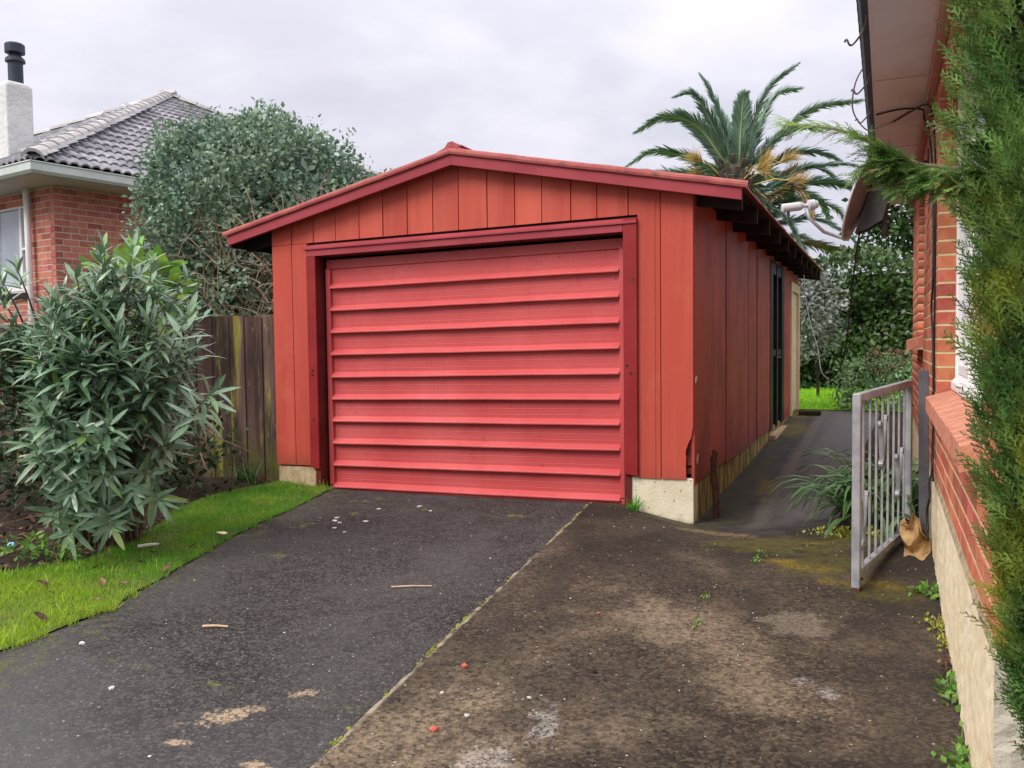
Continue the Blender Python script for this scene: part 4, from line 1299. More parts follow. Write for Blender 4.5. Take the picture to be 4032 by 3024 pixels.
# ------------------------------------------------------------------ the neighbour's house on the left
HC = Vector((-9.03, 1.905, 0))
HR = R(10.4)
dR = Vector((math.sin(HR), math.cos(HR), 0))                    # along the right face, going away
dL = Vector((-math.cos(HR), math.sin(HR), 0))                   # along the left face
nR, nL = -dL, -dR                                               # outward normals
LEN = 12.0
nh = thing('neighbour_house', 'pale red brick house with a grey tiled hip roof behind the big bush', 'house', (HC.x, HC.y, -.1))
WT = 3.43


def npart(name, mb, m, **k):
    return mb.build(name, m, nh, **k)


def slab_along(mb, o_, d, n_, a, c, z0, z1, t0, t1):
    p = []
    for z in (z0, z1):
        for s, t in ((a, t0), (c, t0), (c, t1), (a, t1)):
            q = o_ + d * s + n_ * t
            p.append((q.x, q.y, z))
    mb.add(p, [(0, 3, 2, 1), (4, 5, 6, 7), (0, 1, 5, 4), (1, 2, 6, 5), (2, 3, 7, 6), (3, 0, 4, 7)])


WL0, WL1 = .62, 2.6                                              # window on the left face
b = MB()
slab_along(b, HC, dR, nR, .01, LEN, -.3, WT, -.11, -.0025)
slab_along(b, HC, dL, nL, .112, WL0, -.3, WT, -.11, -.0025)
slab_along(b, HC, dL, nL, WL0, WL1, -.3, 2.02, -.11, -.0025)
slab_along(b, HC, dL, nL, WL0, WL1, 3.28, WT, -.11, -.0025)
slab_along(b, HC, dL, nL, WL1, LEN, -.3, WT, -.11, -.0025)
npart('wall', b, mat_mortar_far)
bf = brick_mesh('brick', mat_brick_far, L=.222, D=.10, H=.0745, c=.002)
mR = Matrix((-nR, dR, Vector((0, 0, 1)))).transposed()
mL = Matrix((-nL, dL, Vector((0, 0, 1)))).transposed()
far = []
for r in range(42):
    z = 3.41 - .0865 * (r + .5)
    if z < .10:
        break
    s = .0 if r % 2 else -.116
    while s < 6.0:
        far.append((z, max(s, 0), s + .222, 0))
        s += .232
    s = -.0 if not r % 2 else -.116
    while s < 9.0:
        a, c = max(s, .102), s + .222
        s += .232
        if 1.93 < z < 3.28 and a < WL1:
            if a < WL0:
                c = min(c, WL0)
            else:
                a = WL1
        if c - a > .03:
            far.append((z, a, c, 1))
far.sort(key=lambda q: (q[1] > 1.6 or q[0] < 1.35, q[1]))
restL, restR = [], []
for k, (z, a, c, s) in enumerate(far):
    d, n_, m3 = ((dR, nR, mR), (dL, nL, mL))[s]
    q = HC + d * ((a + c) / 2) + n_ * random.uniform(-.002, .002)
    sc_ = (c - a) / .222
    if k < 300:
        piece('brick', bf, nh, (q.x, q.y, z), mat3=m3 @ Matrix.Diagonal((1, sc_, 1)))
    else:
        (restR, restL)[s].append((q.x, q.y, z, sc_))
T = np.array([v.co for v in bf.vertices])
Fq = [tuple(p.vertices) for p in bf.polygons]
for lst, m3 in ((restR, mR), (restL, mL)):
    if lst:
        A = np.array(lst)
        Mx = np.array([np.array(m3 @ Matrix.Diagonal((1, s, 1))) for s in A[:, 3]])
        scatter('brickwork', T, Fq, Mx, A[:, :3], mat_brick_far, nh, kind='stuff')
# window with white frame
q = MB()
slab_along(q, HC, dL, nL, WL0 + .003, WL0 + .075, 2.05, 3.275, -.09, -.02)
wf = npart('window_frame', q, mat_white)
for a, c, z0, z1 in ((WL0 + .30, WL0 + .36, 2.05, 3.275), (WL0 + 1.0, WL0 + 1.06, 2.05, 3.275), (WL1 - .07, WL1 - .003, 2.05, 3.275), (WL0 + .08, WL0 + .295, 2.05, 2.12), (WL0 + .08, WL0 + .295, 2.62, 2.655), (WL0 + .08, WL0 + .295, 3.21, 3.27), (WL0 + .37, WL0 + .99, 2.05, 2.12), (WL0 + .37, WL0 + .99, 3.21, 3.27)):
    q = MB()
    slab_along(q, HC, dL, nL, a, c, z0, z1, -.088, -.022)
    q.build('frame_bar', mat_white, wf)
for a, c in ((WL0 + .076, WL0 + .299), (WL0 + .361, WL0 + .999), (WL0 + 1.061, WL1 - .071)):
    q = MB()
    slab_along(q, HC, dL, nL, a, c, 2.06, 3.26, -.06, -.055)
    q.build('pane', mat_glass, wf)
q = MB()
slab_along(q, HC, dL, nL, WL0 - .02, WL1 + .03, 1.93, 2.015, -.08, .05)
npart('window_sill', q, mat_timber_dark)
# eaves: soffit, fascia gutter and drainpipe
OV = .50
EZ = 3.60
o_c = HC + nR * OV + nL * OV
b = MB()
pts = []
for z in (3.435, 3.452):
    for s, t in ((0, 0), (LEN + 2 * OV, 0), (LEN + 2 * OV, LEN + 2 * OV), (0, LEN + 2 * OV)):
        q = o_c + dR * s + dL * t
        pts.append((q.x, q.y, z))
b.add(pts, [(0, 3, 2, 1), (4, 5, 6, 7), (0, 1, 5, 4), (1, 2, 6, 5), (2, 3, 7, 6), (3, 0, 4, 7)])
npart('soffit', b, mat_fascia_green)


def gutter_run(d, n_, a0):
    pr = [(0, -.155), (.075, -.155), (.105, -.12), (.110, -.03), (.122, -.022), (.122, -.008), (.098, -.008), (.094, -.11), (.06, -.14), (0, -.14)]
    vs = []
    for s in (a0, LEN + 2 * OV):
        for t, z in pr:
            q = o_c + d * (s if s != a0 else -t) + n_ * t
            vs.append((q.x, q.y, EZ + z))
    m = len(pr)
    b = MB().add(vs, [(k, (k + 1) % m, m + (k + 1) % m, m + k) for k in range(m)] + [tuple(range(m, 2 * m))])
    npart('gutter', b, mat_fascia_green)


gutter_run(dR, nR, 0)
gutter_run(dL, nL, 0)
pts = [HC + dL * .56 + nL * .05]
p0 = pts[0]
npart('drainpipe', MB().tube([(p0.x, p0.y - .03, 3.434), (p0.x + .01, p0.y - .03, 2.6), (p0.x + .06, p0.y - .03, .1)], .042, 12), mat_white, smooth=True)
# hip roof of concrete tiles
S = LEN + 2 * OV + .08
oc = o_c + (nR + nL) * .04
PITCH = R(27.2)
apex = oc + dR * S / 2 + dL * S / 2 + Vector((0, 0, 0))
AZ = EZ + S / 2 * math.tan(PITCH)
sl = S / 2 / math.cos(PITCH)
corners = [oc, oc + dR * S, oc + dR * S + dL * S, oc + dL * S]
b = MB().add([(c.x, c.y, EZ - .03) for c in corners] + [(apex.x, apex.y, AZ - .03)], [(0, 1, 4), (1, 2, 4), (2, 3, 4), (3, 0, 4)])
npart('roof_deck', b, mat_timber_dark)
# one tile: two rolls, 0.30 wide, 0.36 long, local x along eave, y up the slope
TW, TE = .30, .345
pr = [(-.15, .0), (-.125, .006), (-.10, .030), (-.065, .036), (-.03, .030), (-.005, .004), (.02, .004), (.045, .030), (.08, .036), (.115, .030), (.14, .006), (.15, .0)]
t_ = MB()
m = len(pr)
t_.add([(x, 0, z + .034) for x, z in pr] + [(x, .40, z) for x, z in pr] + [(x, 0, z + .010) for x, z in pr],
       [(k, k + 1, m + k + 1, m + k) for k in range(m - 1)] + [(k, 2 * m + k, 2 * m + k + 1, k + 1) for k in range(m - 1)])
tile_me = t_.mesh('roof_tile', mat_tile, recalc=False)


def slope_tiles(d, n_):
    upv = (-n_ * math.cos(PITCH) + Vector((0, 0, math.sin(PITCH))))
    nrm = d.cross(upv)
    if nrm.z < 0:
        nrm = -nrm
    out = []
    rows = int(sl / TE)
    for r in range(rows):
        y = r * TE
        half = (S / 2) * (1 - y / sl)
        x = -S / 2 + .15
        while x < S / 2:
            if abs(x) < half - .05:
                q = oc + d * (S / 2 + x) + upv * y + Vector((0, 0, EZ - oc.z)) + nrm * .005
                out.append((q, r, x))
            x += TW
    return out, Matrix((d, upv, nrm)).transposed()


near, mrot = slope_tiles(dR, nR)
near.sort(key=lambda q: (Vector((q[0].x, q[0].y, 0)) - Vector((CAM.x, CAM.y, 0))).length)
T = np.array([v.co for v in tile_me.vertices])
Fq = [tuple(p.vertices) for p in tile_me.polygons]
for q, r, x in near[:300]:
    piece('roof_tile', tile_me, nh, q, mat3=mrot @ Matrix.Rotation(random.uniform(-.012, .012), 3, 'Z'))
A = np.array([tuple(q) for q, r, x in near[300:]])
if len(A):
    scatter('roof_tiles', T, Fq, np.repeat(np.array(mrot)[None], len(A), 0), A, mat_tile, nh, kind='stuff')
left, lrot = slope_tiles(dL, nL)
m3 = np.array(lrot)
A = np.array([tuple(q) for q, r, x in left])
o = scatter('roof_tiles', T, Fq, np.repeat(m3[None], len(A), 0), A, mat_tile, nh, kind='stuff')
# hip caps
cap = MB()
cr = [(-.13, -.035), (-.085, .028), (-.03, .060), (.03, .060), (.085, .028), (.13, -.035)]
m = len(cr)
cap.add([(x * 1.06, 0, z + .022) for x, z in cr] + [(x, .44, z) for x, z in cr] + [(x, 0, z - .02) for x, z in cr],
        [(k, k + 1, m + k + 1, m + k) for k in range(m - 1)] + [(k, 2 * m + k, 2 * m + k + 1, k + 1) for k in range(m - 1)])
cap_me = cap.mesh('ridge_tile', mat_ridge, recalc=False)
ap = Vector((apex.x, apex.y, AZ + .02))
for ci, c in enumerate(corners):
    if ci == 2:
        continue
    a = Vector((c.x, c.y, EZ + .03))
    d = (ap - a).normalized()
    side = d.cross(Vector((0, 0, 1))).normalized()
    nn = side.cross(d)
    L = (ap - a).length
    k = 0
    while k * .40 < L:
        piece('ridge_tile', cap_me, nh, a + d * k * .40 + nn * .045, mat3=Matrix((side, d, nn)).transposed())
        k += 1
# chimney with a black flue
ch = thing('chimney', 'white stuccoed chimney with a blue black flue rising at the left edge', 'chimney', (-10.75, 2.78, 3.9))
cc = Vector((-10.72, 2.53, 0))                                  # near right corner of the stack
b = MB()
W_, D_ = .60, .40
p = []
for z, i_ in ((3.6, 0), (5.20, 0), (5.25, .05)):
    for s, t in ((i_, i_), (D_ - i_, i_), (D_ - i_, W_ - i_), (i_, W_ - i_)):
        q = cc + dR * s + dL * t
        p.append((q.x, q.y, z))
b.add(p, [(0, 3, 2, 1), (0, 1, 5, 4), (1, 2, 6, 5), (2, 3, 7, 6), (3, 0, 4, 7), (4, 5, 9, 8), (5, 6, 10, 9), (6, 7, 11, 10), (7, 4, 8, 11), (8, 9, 10, 11)])
b.build('stack', mat_chimney, ch, bevel=.03)
fc = cc + dR * .24 + dL * .18
ft = [(5.25, .105), (5.57, .105), (5.575, .14), (5.62, .135), (5.67, .085), (5.70, .075), (5.705, .125), (5.71, .14), (5.83, .14), (5.85, .12)]
b = MB()
b.tube([(fc.x, fc.y, z) for z, r in ft], [r for z, r in ft], 20)
b.build('flue', mat_flue, ch, smooth=False)


# ------------------------------------------------------------------ foliage helpers
def shell_points(n, c, rad, rng_=(0.75, 1.0), zcut=None, boxy=2.6):
    """points spread through the outer part of a superellipsoid"""
    d = rdir(n)
    k = (np.abs(d) ** boxy).sum(1) ** (-1 / boxy)
    r = RNG.uniform(*rng_, n)
    P = d * k[:, None] * r[:, None] * np.asarray(rad) + np.asarray(c)
    nrm = d / np.asarray(rad)
    nrm /= np.linalg.norm(nrm, axis=1, keepdims=True)
    return P, nrm


def lumps(P, amp, f, seed):
    rs = np.random.default_rng(seed)
    ph = rs.uniform(0, 6.28, (4, 3))
    o_ = np.zeros_like(P)
    for i in range(4):
        a = f * (1 + .7 * i)
        o_[:, 0] += np.sin(P[:, 1] * a + ph[i, 0]) * np.cos(P[:, 2] * a * 1.1 + ph[i, 1]) / (1 + i)
        o_[:, 1] += np.sin(P[:, 2] * a + ph[i, 1]) * np.cos(P[:, 0] * a * 1.1 + ph[i, 2]) / (1 + i)
        o_[:, 2] += np.sin(P[:, 0] * a + ph[i, 2]) * np.cos(P[:, 1] * a * 1.1 + ph[i, 0]) / (1 + i)
    return P + amp * o_


def clumped(P, N, per, spread):
    """a few leaves round every point, so foliage gathers in tufts"""
    Q = np.repeat(P, per, 0) + RNG.normal(size=(len(P) * per, 3)) * spread
    return Q, np.repeat(N, per, 0)


def leaf_cloud(name, P, N, T, F, m, smin, smax, parent, outw=.9, upb=.35, down=0.0, kind='stuff'):
    ax = N * outw * RNG.uniform(.2, 1, (len(P), 1)) + rdir(len(P)) * .8
    ax[:, 2] += upb - down
    nr = N * .8 + rdir(len(P)) * .7
    nr[:, 2] += .6
    return scatter(name, T, F, frames(ax, nr, RNG.uniform(smin, smax, len(P))), P, m, parent, kind)


LEAF4 = leaf_template(1, .5, .15, .2, ((0, .1), (.4, 1), (1, .08)))
LEAF_R = leaf_template(1, .75, .12, .2, ((0, .25), (.45, 1), (1, .15)))
LEAF_O = leaf_template(1, .19, .16, .18, ((0, .12), (.22, .8), (.5, 1), (.78, .7), (1, .03)))

# ------------------------------------------------------------------ the big bush behind the fence
bush = thing('boundary_bush', 'tall clipped blue green bush with dead brown stems behind the paling fence', 'bush', (-5.2, 1.3, -.1))
P1, N1 = shell_points(6400, (-5.52, 1.75, 2.22), (1.05, 1.05, 1.52), (.84, 1.02), boxy=4.5)
P2, N2 = shell_points(4200, (-4.35, 2.2, 1.72), (1.30, 1.0, 1.42), (.84, 1.02), boxy=2.2)
P3, N3 = shell_points(900, (-3.0, 2.9, 1.9), (1.0, .8, 1.05), (.8, 1.02))
P = np.r_[P1, P2, P3]
N = np.r_[N1, N2, N3]
P = lumps(P, .085, 3.0, 3)
keep = (P[:, 1] < 2.9) & (P[:, 2] > .9)
# lower right part has lost its leaves
bare = (P[:, 0] > -5.6 + .2 * np.sin(P[:, 2] * 6)) & (P[:, 2] < 2.45 + .30 * np.sin(P[:, 0] * 5)) & (P[:, 0] < -3.2)
keep &= ~(bare & (RNG.random(len(P)) < .62))
P, N = P[keep], N[keep]
cl3 = np.sin(P[:, 0] * 7.3 + 2 * np.sin(P[:, 2] * 5)) + np.sin(P[:, 2] * 8.1 + 2 * np.sin(P[:, 0] * 4 + P[:, 1] * 3))
kk = RNG.random(len(P)) < np.clip(1.0 + .25 * cl3, .55, 1)
Q, NN = clumped(P[kk], N[kk], 8, .06)
leaf_cloud('leaves', Q, NN, *LEAF_R, mat_hedge_near, .036, .070, bush)
# wispy sprigs over the outline
S_, NS = shell_points(160, (-5.3, 1.75, 2.3), (1.15, 1.05, 1.47), (.97, 1.04), boxy=4)
S_ = S_[S_[:, 2] > 2.3]
NS = NS[:len(S_)]
Q, NN = clumped(lumps(S_, .10, 2.2, 3), NS, 4, .05)
leaf_cloud('leaves', Q, NN, *LEAF4, mat_hedge_near, .035, .06, bush, upb=.6)
tw = MB()
for i in range(620):
    x = random.uniform(-5.7, -3.5)
    y = random.uniform(.62, 1.35)
    z = random.uniform(.95, 2.45)
    d = Vector((random.gauss(0, .55), random.gauss(-.12, .25), random.uniform(.1, 1.0))).normalized()
    p = Vector((x, y, z))
    pts = [p]
    L = random.uniform(.25, .8)
    for k in range(4):
        d = (d + Vector((random.gauss(0, .25), random.gauss(0, .2), random.gauss(-.05, .22)))).normalized()
        pts.append(pts[-1] + d * L / 4)
    r = random.uniform(.0035, .008) * (1.8 if i % 22 == 0 else 1)
    tw.tube(pts, [r, r * .9, r * .75, r * .6, r * .3], 4, caps=False)
tw.build('dead_twigs', mat_twig, bush, kind='stuff', recalc=False)
for i in range(7):
    x = -5.5 + i * .33 + random.uniform(-.1, .1)
    y = 1.6 + random.uniform(-.2, .2)
    t2 = Vector((x + random.uniform(-.5, .5), y + random.uniform(-.4, .2), random.uniform(2.2, 3.1)))
    MB().tube([(x, y, -.2), (x + random.uniform(-.1, .1), y, .8), Vector((x, y, 1.5)).lerp(t2, .3), t2], [.05, .04, .028, .008], 7).build('stem', mat_bark, bush, smooth=True)
# dark inside of the bush
P1, N1 = shell_points(6800, (-5.35, 1.85, 2.1), (1.12, .85, 1.42), (.45, .93), boxy=4)
P2, N2 = shell_points(3600, (-4.25, 2.3, 1.6), (1.25, .8, 1.3), (.35, .85), boxy=3)
P, N = np.r_[P1, P2], np.r_[N1, N2]
leaf_cloud('inner_leaves', P, N, *LEAF_R, mat_hedge_near, .07, .12, bush)

# bright green broad leaved shrub in front of it
hy = thing('broad_leaved_shrub', 'small bright lime green broad leaved shrub between the oleander and the brick wall', 'shrub', (-5.05, -.25, -.1))
P, N = shell_points(190, (-5.22, -.32, 1.72), (.52, .35, .42), (.55, 1.0))
ax = N * .8 + rdir(len(P)) * .5
ax[:, 2] += .25
nr = rdir(len(P)) * .5
nr[:, 2] += 1
Mx = frames(ax, nr, RNG.uniform(.12, .19, len(P)))
Th, Fh = leaf_template(1, .62, .28, .15, ((0, .15), (.25, .85), (.55, 1), (.85, .5), (1, .05)))
hme = MB().add(Th, Fh).mesh('leaf', mat_hydrangea, recalc=False)
for i in range(len(P)):
    piece('leaf', hme, hy, P[i], mat3=Matrix(Mx[i].tolist()))
b = MB()
for i in range(8):
    a = random.uniform(0, 6.28)
    b.tube([(-5.1, -.28, -.1), (-5.15 + .1 * math.cos(a), -.3 + .1 * math.sin(a), .8), (-5.2 + .4 * math.cos(a), -.32 + .28 * math.sin(a), 1.7)], [.014, .011, .005], 6)
b.build('stems', mat_bark, hy)

# ------------------------------------------------------------------ oleander
ole = thing('oleander', 'large oleander bush with long grey green leaves beside the lawn', 'bush', (-3.45, -2.3, -.1))
base = Vector((-3.50, -2.28, -.12))
centres = [((-3.14, -2.50, .95), (.50, .50, .90), 135), ((-3.06, -2.36, 1.25), (.50, .5, .60), 72), ((-4.05, -2.75, 1.10), (.42, .42, .34), 36), ((-3.68, -2.42, 1.22), (.36, .36, .40), 26)]
shoots = []
for c, rad, n in centres:
    for i in range(n):
        d = Vector(rdir(1)[0])
        if d.y > .35 and random.random() < .75:
            d.y = -d.y
        k = random.uniform(.62, 1.0)
        tip = Vector((c[0] + d.x * rad[0] * k, c[1] + d.y * rad[1] * k, max(.14, c[2] + d.z * rad[2] * k)))
        if tip.x < -3.36 and tip.z < .86:
            continue
        shoots.append((tip, d))
# named outliers that give the outline its character: tall sprouts on the left and one stray shoot on the right
for q in ((-2.23, -2.55, .98), (-2.30, -2.50, .90), (-2.36, -2.62, 1.42), (-3.80, -2.72, 1.66), (-3.74, -2.66, 1.74), (-3.86, -2.70, 1.58), (-3.10, -2.55, 1.86), (-2.9, -2.5, 1.84), (-2.72, -2.52, 1.74), (-3.05, -2.92, .12), (-2.82, -2.80, .16), (-3.2, -2.9, .22), (-2.62, -2.62, .30)):
    shoots.append((Vector(q), (Vector(q) - Vector((-3.15, -2.5, .9))).normalized()))
LP, LA, LN, LS = [], [], [], []
stem = MB()
for tip, d in shoots:
    side = tip - base
    hgt = tip.z + .12
    # the stem rises from the base, arching outwards
    s0 = base + Vector((random.uniform(-.14, .2), random.uniform(-.12, .12), 0))
    if tip.x < -3.58 and tip.z > .8:
        s0 = Vector((-3.74 + random.uniform(-.05, .05), -2.40 + random.uniform(-.04, .04), .74 + random.uniform(0, .25)))
        hgt = tip.z - s0.z
    mid = Vector((s0.x + (tip.x - s0.x) * .40, s0.y + (tip.y - s0.y) * .40, s0.z + hgt * .62))
    low = tip.z < .55
    if low:
        mid = Vector((s0.x + (tip.x - s0.x) * .55, s0.y + (tip.y - s0.y) * .55, s0.z + hgt * .9 + .18))
    pts = [s0.lerp(mid, t) * (1 - t) + mid.lerp(tip, t) * t for t in (0, .25, .5, .75, .9, 1)]
    stem.tube(pts, [.011, .010, .008, .006, .004, .002], 5, caps=False)
    ax = (pts[-1] - pts[-3]).normalized()
    if tip.z > 1.0:
        ax = (ax + Vector((0, 0, .6))).normalized()
    o1 = ax.orthogonal().normalized()
    o2_ = ax.cross(o1)
    nw = random.randint(5, 8)
    ph = random.uniform(0, 6.28)
    for wv in range(nw):
        back = .012 + wv * random.uniform(.034, .046)
        pos_ = tip - ax * back
        opening = .42 + .17 * wv + random.uniform(-.12, .12) + (.25 if low else 0)
        for k in range(3 if wv else 2):
            a = ph + wv * 1.05 + k * 2.094 + random.uniform(-.25, .25)
            out = o1 * math.cos(a) + o2_ * math.sin(a)
            dirv = ax * math.cos(opening) + out * math.sin(opening)
            dirv.z -= (.10 + .05 * wv) * (1.5 if low else .5)
            LP.append(pos_)
            LA.append(dirv)
            LN.append(ax * math.sin(opening) - out * math.cos(opening) * 1.0 + Vector((0, 0, .4)))
            LS.append(random.uniform(.11, .215) * (.55 if wv == 0 else (.85 if wv == 1 else 1)))
stem.build('shoots', mat_bark, ole, kind='stuff', recalc=False)
LP, LA, LN, LS = np.array([tuple(p) for p in LP]), np.array([tuple(p) for p in LA]), np.array([tuple(p) for p in LN]), np.array(LS)
Mx = frames(LA, LN, LS)
vis = np.linalg.norm(LP - np.array(CAM), axis=1) - (LP[:, 0] > -3.7) * .4
order = np.argsort(vis / LS * .15)
LO = [leaf_template(1, wd_, dr_, fo_, ((0, .12), (.22, .8), (.5, 1), (.78, .7), (1, .03))) for wd_, dr_, fo_ in ((.19, .16, .18), (.16, .30, .25), (.22, .05, .12), (.18, .45, .22))]
omes = [MB().add(*l).mesh('leaf', mat_oleander, recalc=False) for l in LO]
for i in order[:300]:
    piece('leaf', random.choice(omes), ole, LP[i], mat3=Matrix(Mx[i].tolist()))
r_ = order[300:]
for k in range(4):
    scatter('leaves', *LO[k], Mx[r_[k::4]], LP[r_[k::4]], mat_oleander, ole, kind='stuff')
# trunks
MB().tube([(-3.52, -2.30, -.16), (-3.55, -2.31, .10), (-3.63, -2.36, .42), (-3.70, -2.40, .68), (-3.76, -2.42, .86)], [.055, .045, .04, .038, .034], 10).build('trunk', mat_bark, ole, smooth=True)
MB().tube([(-3.68, -2.40, .62), (-3.83, -2.46, .82), (-4.02, -2.52, 1.02), (-4.22, -2.58, 1.16)], [.036, .034, .03, .022], 9).build('trunk', mat_bark, ole, smooth=True)
MB().tube([(-3.70, -2.40, .66), (-3.76, -2.36, .95), (-3.79, -2.34, 1.22), (-3.80, -2.33, 1.40)], [.034, .03, .026, .020], 9).build('trunk', mat_bark_dark, ole, smooth=True)
MB().tube([(-3.45, -2.26, -.16), (-3.47, -2.25, .2), (-3.52, -2.22, .5), (-3.58, -2.2, .8)], [.045, .036, .03, .02], 9).build('trunk', mat_bark, ole, smooth=True)
for q in ((-3.2, -2.35, .75), (-3.0, -2.42, .9), (-2.85, -2.4, .7), (-3.3, -2.3, .9)):
    MB().tube([(-3.42, -2.3, -.14), Vector((-3.42, -2.3, -.1)).lerp(Vector(q), .5) + Vector((0, 0, .12)), q], [.022, .016, .008], 7).build('stem', mat_bark, ole, smooth=True)

# dark undergrowth in the corner behind the oleander
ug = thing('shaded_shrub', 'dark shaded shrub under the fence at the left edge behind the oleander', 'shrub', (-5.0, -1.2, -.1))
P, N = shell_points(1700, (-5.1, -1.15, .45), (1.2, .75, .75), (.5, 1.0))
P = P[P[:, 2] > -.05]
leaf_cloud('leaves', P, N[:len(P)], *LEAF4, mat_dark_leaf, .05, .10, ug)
b = MB()
for i in range(60):
    p = Vector((random.uniform(-5.4, -3.7), random.uniform(-1.9, -.9), random.uniform(-.05, .8)))
    d = Vector((random.gauss(0, 1), random.gauss(0, .4), random.gauss(.1, .5))).normalized()
    b.tube([p, p + d * .3 + Vector((0, 0, random.uniform(-.05, .05))), p + d * random.uniform(.5, .8)], [.007, .006, .003], 4, caps=False)
b.build('bare_twigs', mat_bark, ug, kind='stuff', recalc=False)
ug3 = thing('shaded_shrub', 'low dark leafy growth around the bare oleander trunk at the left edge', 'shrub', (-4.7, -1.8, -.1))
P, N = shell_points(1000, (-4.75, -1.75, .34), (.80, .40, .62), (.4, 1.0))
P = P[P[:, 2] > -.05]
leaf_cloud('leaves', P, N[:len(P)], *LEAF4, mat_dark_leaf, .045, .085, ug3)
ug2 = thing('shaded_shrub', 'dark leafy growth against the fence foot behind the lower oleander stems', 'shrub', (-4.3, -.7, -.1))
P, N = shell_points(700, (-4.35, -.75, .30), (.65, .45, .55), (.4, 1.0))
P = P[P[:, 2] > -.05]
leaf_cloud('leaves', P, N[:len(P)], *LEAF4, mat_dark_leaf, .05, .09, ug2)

# ------------------------------------------------------------------ palm behind the garage
palm = thing('palm', 'tall date palm with arching blue green fronds behind the garage roof', 'palm tree', (-2.3, 16.2, .1))
pc = Vector((-2.28, 16.21, 5.55))
b = MB()
zs = [0, 1, 2, 3, 4, 4.5, 4.9, 5.3, 5.7]
b.tube([(pc.x, pc.y, z) for z in zs], [.42, .36, .33, .32, .33, .38, .42, .40, .22], 16)
b.build('trunk', mat_palm_trunk, palm)
b = MB()
for k in range(60):
    a = k * 2.4
    z = 4.3 + k * .024
    r = .38
    q = Vector((pc.x + r * math.cos(a), pc.y + r * math.sin(a), z))
    b.bar(q, q + Vector((math.cos(a) * .12, math.sin(a) * .12, .22)), .13, .05)
b.build('frond_stubs', mat_palm_trunk, palm, kind='stuff')
upvec = Vector((0, 0, 1))


LEAFLET = leaf_template(1, .105, .25, .3, ((0, .6), (.35, 1), (.75, .75), (1, .05)))


def catmull(pts, n):
    pts = [Vector(p) for p in pts]
    P_ = [pts[0] * 2 - pts[1]] + pts + [pts[-1] * 2 - pts[-2]]
    out = []
    for i in range(1, len(P_) - 2):
        p0, p1, p2, p3 = P_[i - 1:i + 3]
        for k in range(n):
            t = k / n
            out.append(.5 * ((2 * p1) + (p2 - p0) * t + (2 * p0 - 5 * p1 + 4 * p2 - p3) * t * t + (3 * p1 - p0 - 3 * p2 + p3) * t ** 3))
    out.append(pts[-1])
    return out


def palm_frond(pts, wid=.46, m=None, dense=118, hang=.0):
    """pts: rachis points relative to the crown"""
    m = m or mat_palm
    cu = catmull(pts, 8)
    ln = [0.0]
    for a, c in zip(cu[:-1], cu[1:]):
        ln.append(ln[-1] + (c - a).length)
    tot = ln[-1]
    fo = MB().tube([p + pc for p in cu], [.040 * (1 - .85 * l / tot) + .004 for l in ln], 5, caps=False).build('frond', mat_rachis if m is mat_palm else mat_palm_dry, palm, smooth=True, recalc=False)
    ax, nr, ps, ss = [], [], [], []
    spin = random.uniform(-.35, .35)
    for i in range(dense):
        t = .09 + .91 * i / (dense - 1)
        l = t * tot
        k = max(0, min(len(cu) - 2, int(np.searchsorted(ln, l)) - 1))
        u = (l - ln[k]) / (ln[k + 1] - ln[k] + 1e-9)
        p = cu[k].lerp(cu[k + 1], u)
        d = (cu[k + 1] - cu[k]).normalized()
        s = d.cross(upvec)
        s = s.normalized() if s.length > .05 else Vector((1, 0, 0))
        n_ = s.cross(d)
        s, n_ = s * math.cos(spin) + n_ * math.sin(spin), n_ * math.cos(spin) - s * math.sin(spin)
        w_ = wid * (math.sin(math.pi * min(1, t * .84 + .16)) ** .5) * random.uniform(.85, 1.08)
        for sg in (-1, 1):
            for q in range(2):
                v = s * sg * random.uniform(.35, .80) + d * (.80 + .45 * t + random.uniform(-.1, .1)) + n_ * random.uniform(-.05, .60)
                v.z -= hang
                ax.append(tuple(v))
                nr.append(tuple(n_ - d * .2 + Vector((random.gauss(0, .3), random.gauss(0, .3), 0))))
                ps.append(tuple(p + pc))
                ss.append(w_)
    scatter('leaflets', *LEAFLET, frames(np.array(ax), np.array(nr), np.array(ss)), np.array(ps), m, fo, kind='stuff')


U = 22 / 3400                                                    # metres on the palm's own upright plane


def PL(dx, dz, dy=0.0):
    return e_r0 * (dx * U) + upvec * (dz * U) + e_f0 * dy


e_r0 = Vector((rt.x, rt.y, 0))
e_f0 = Vector((fw.x, fw.y, 0)).normalized()
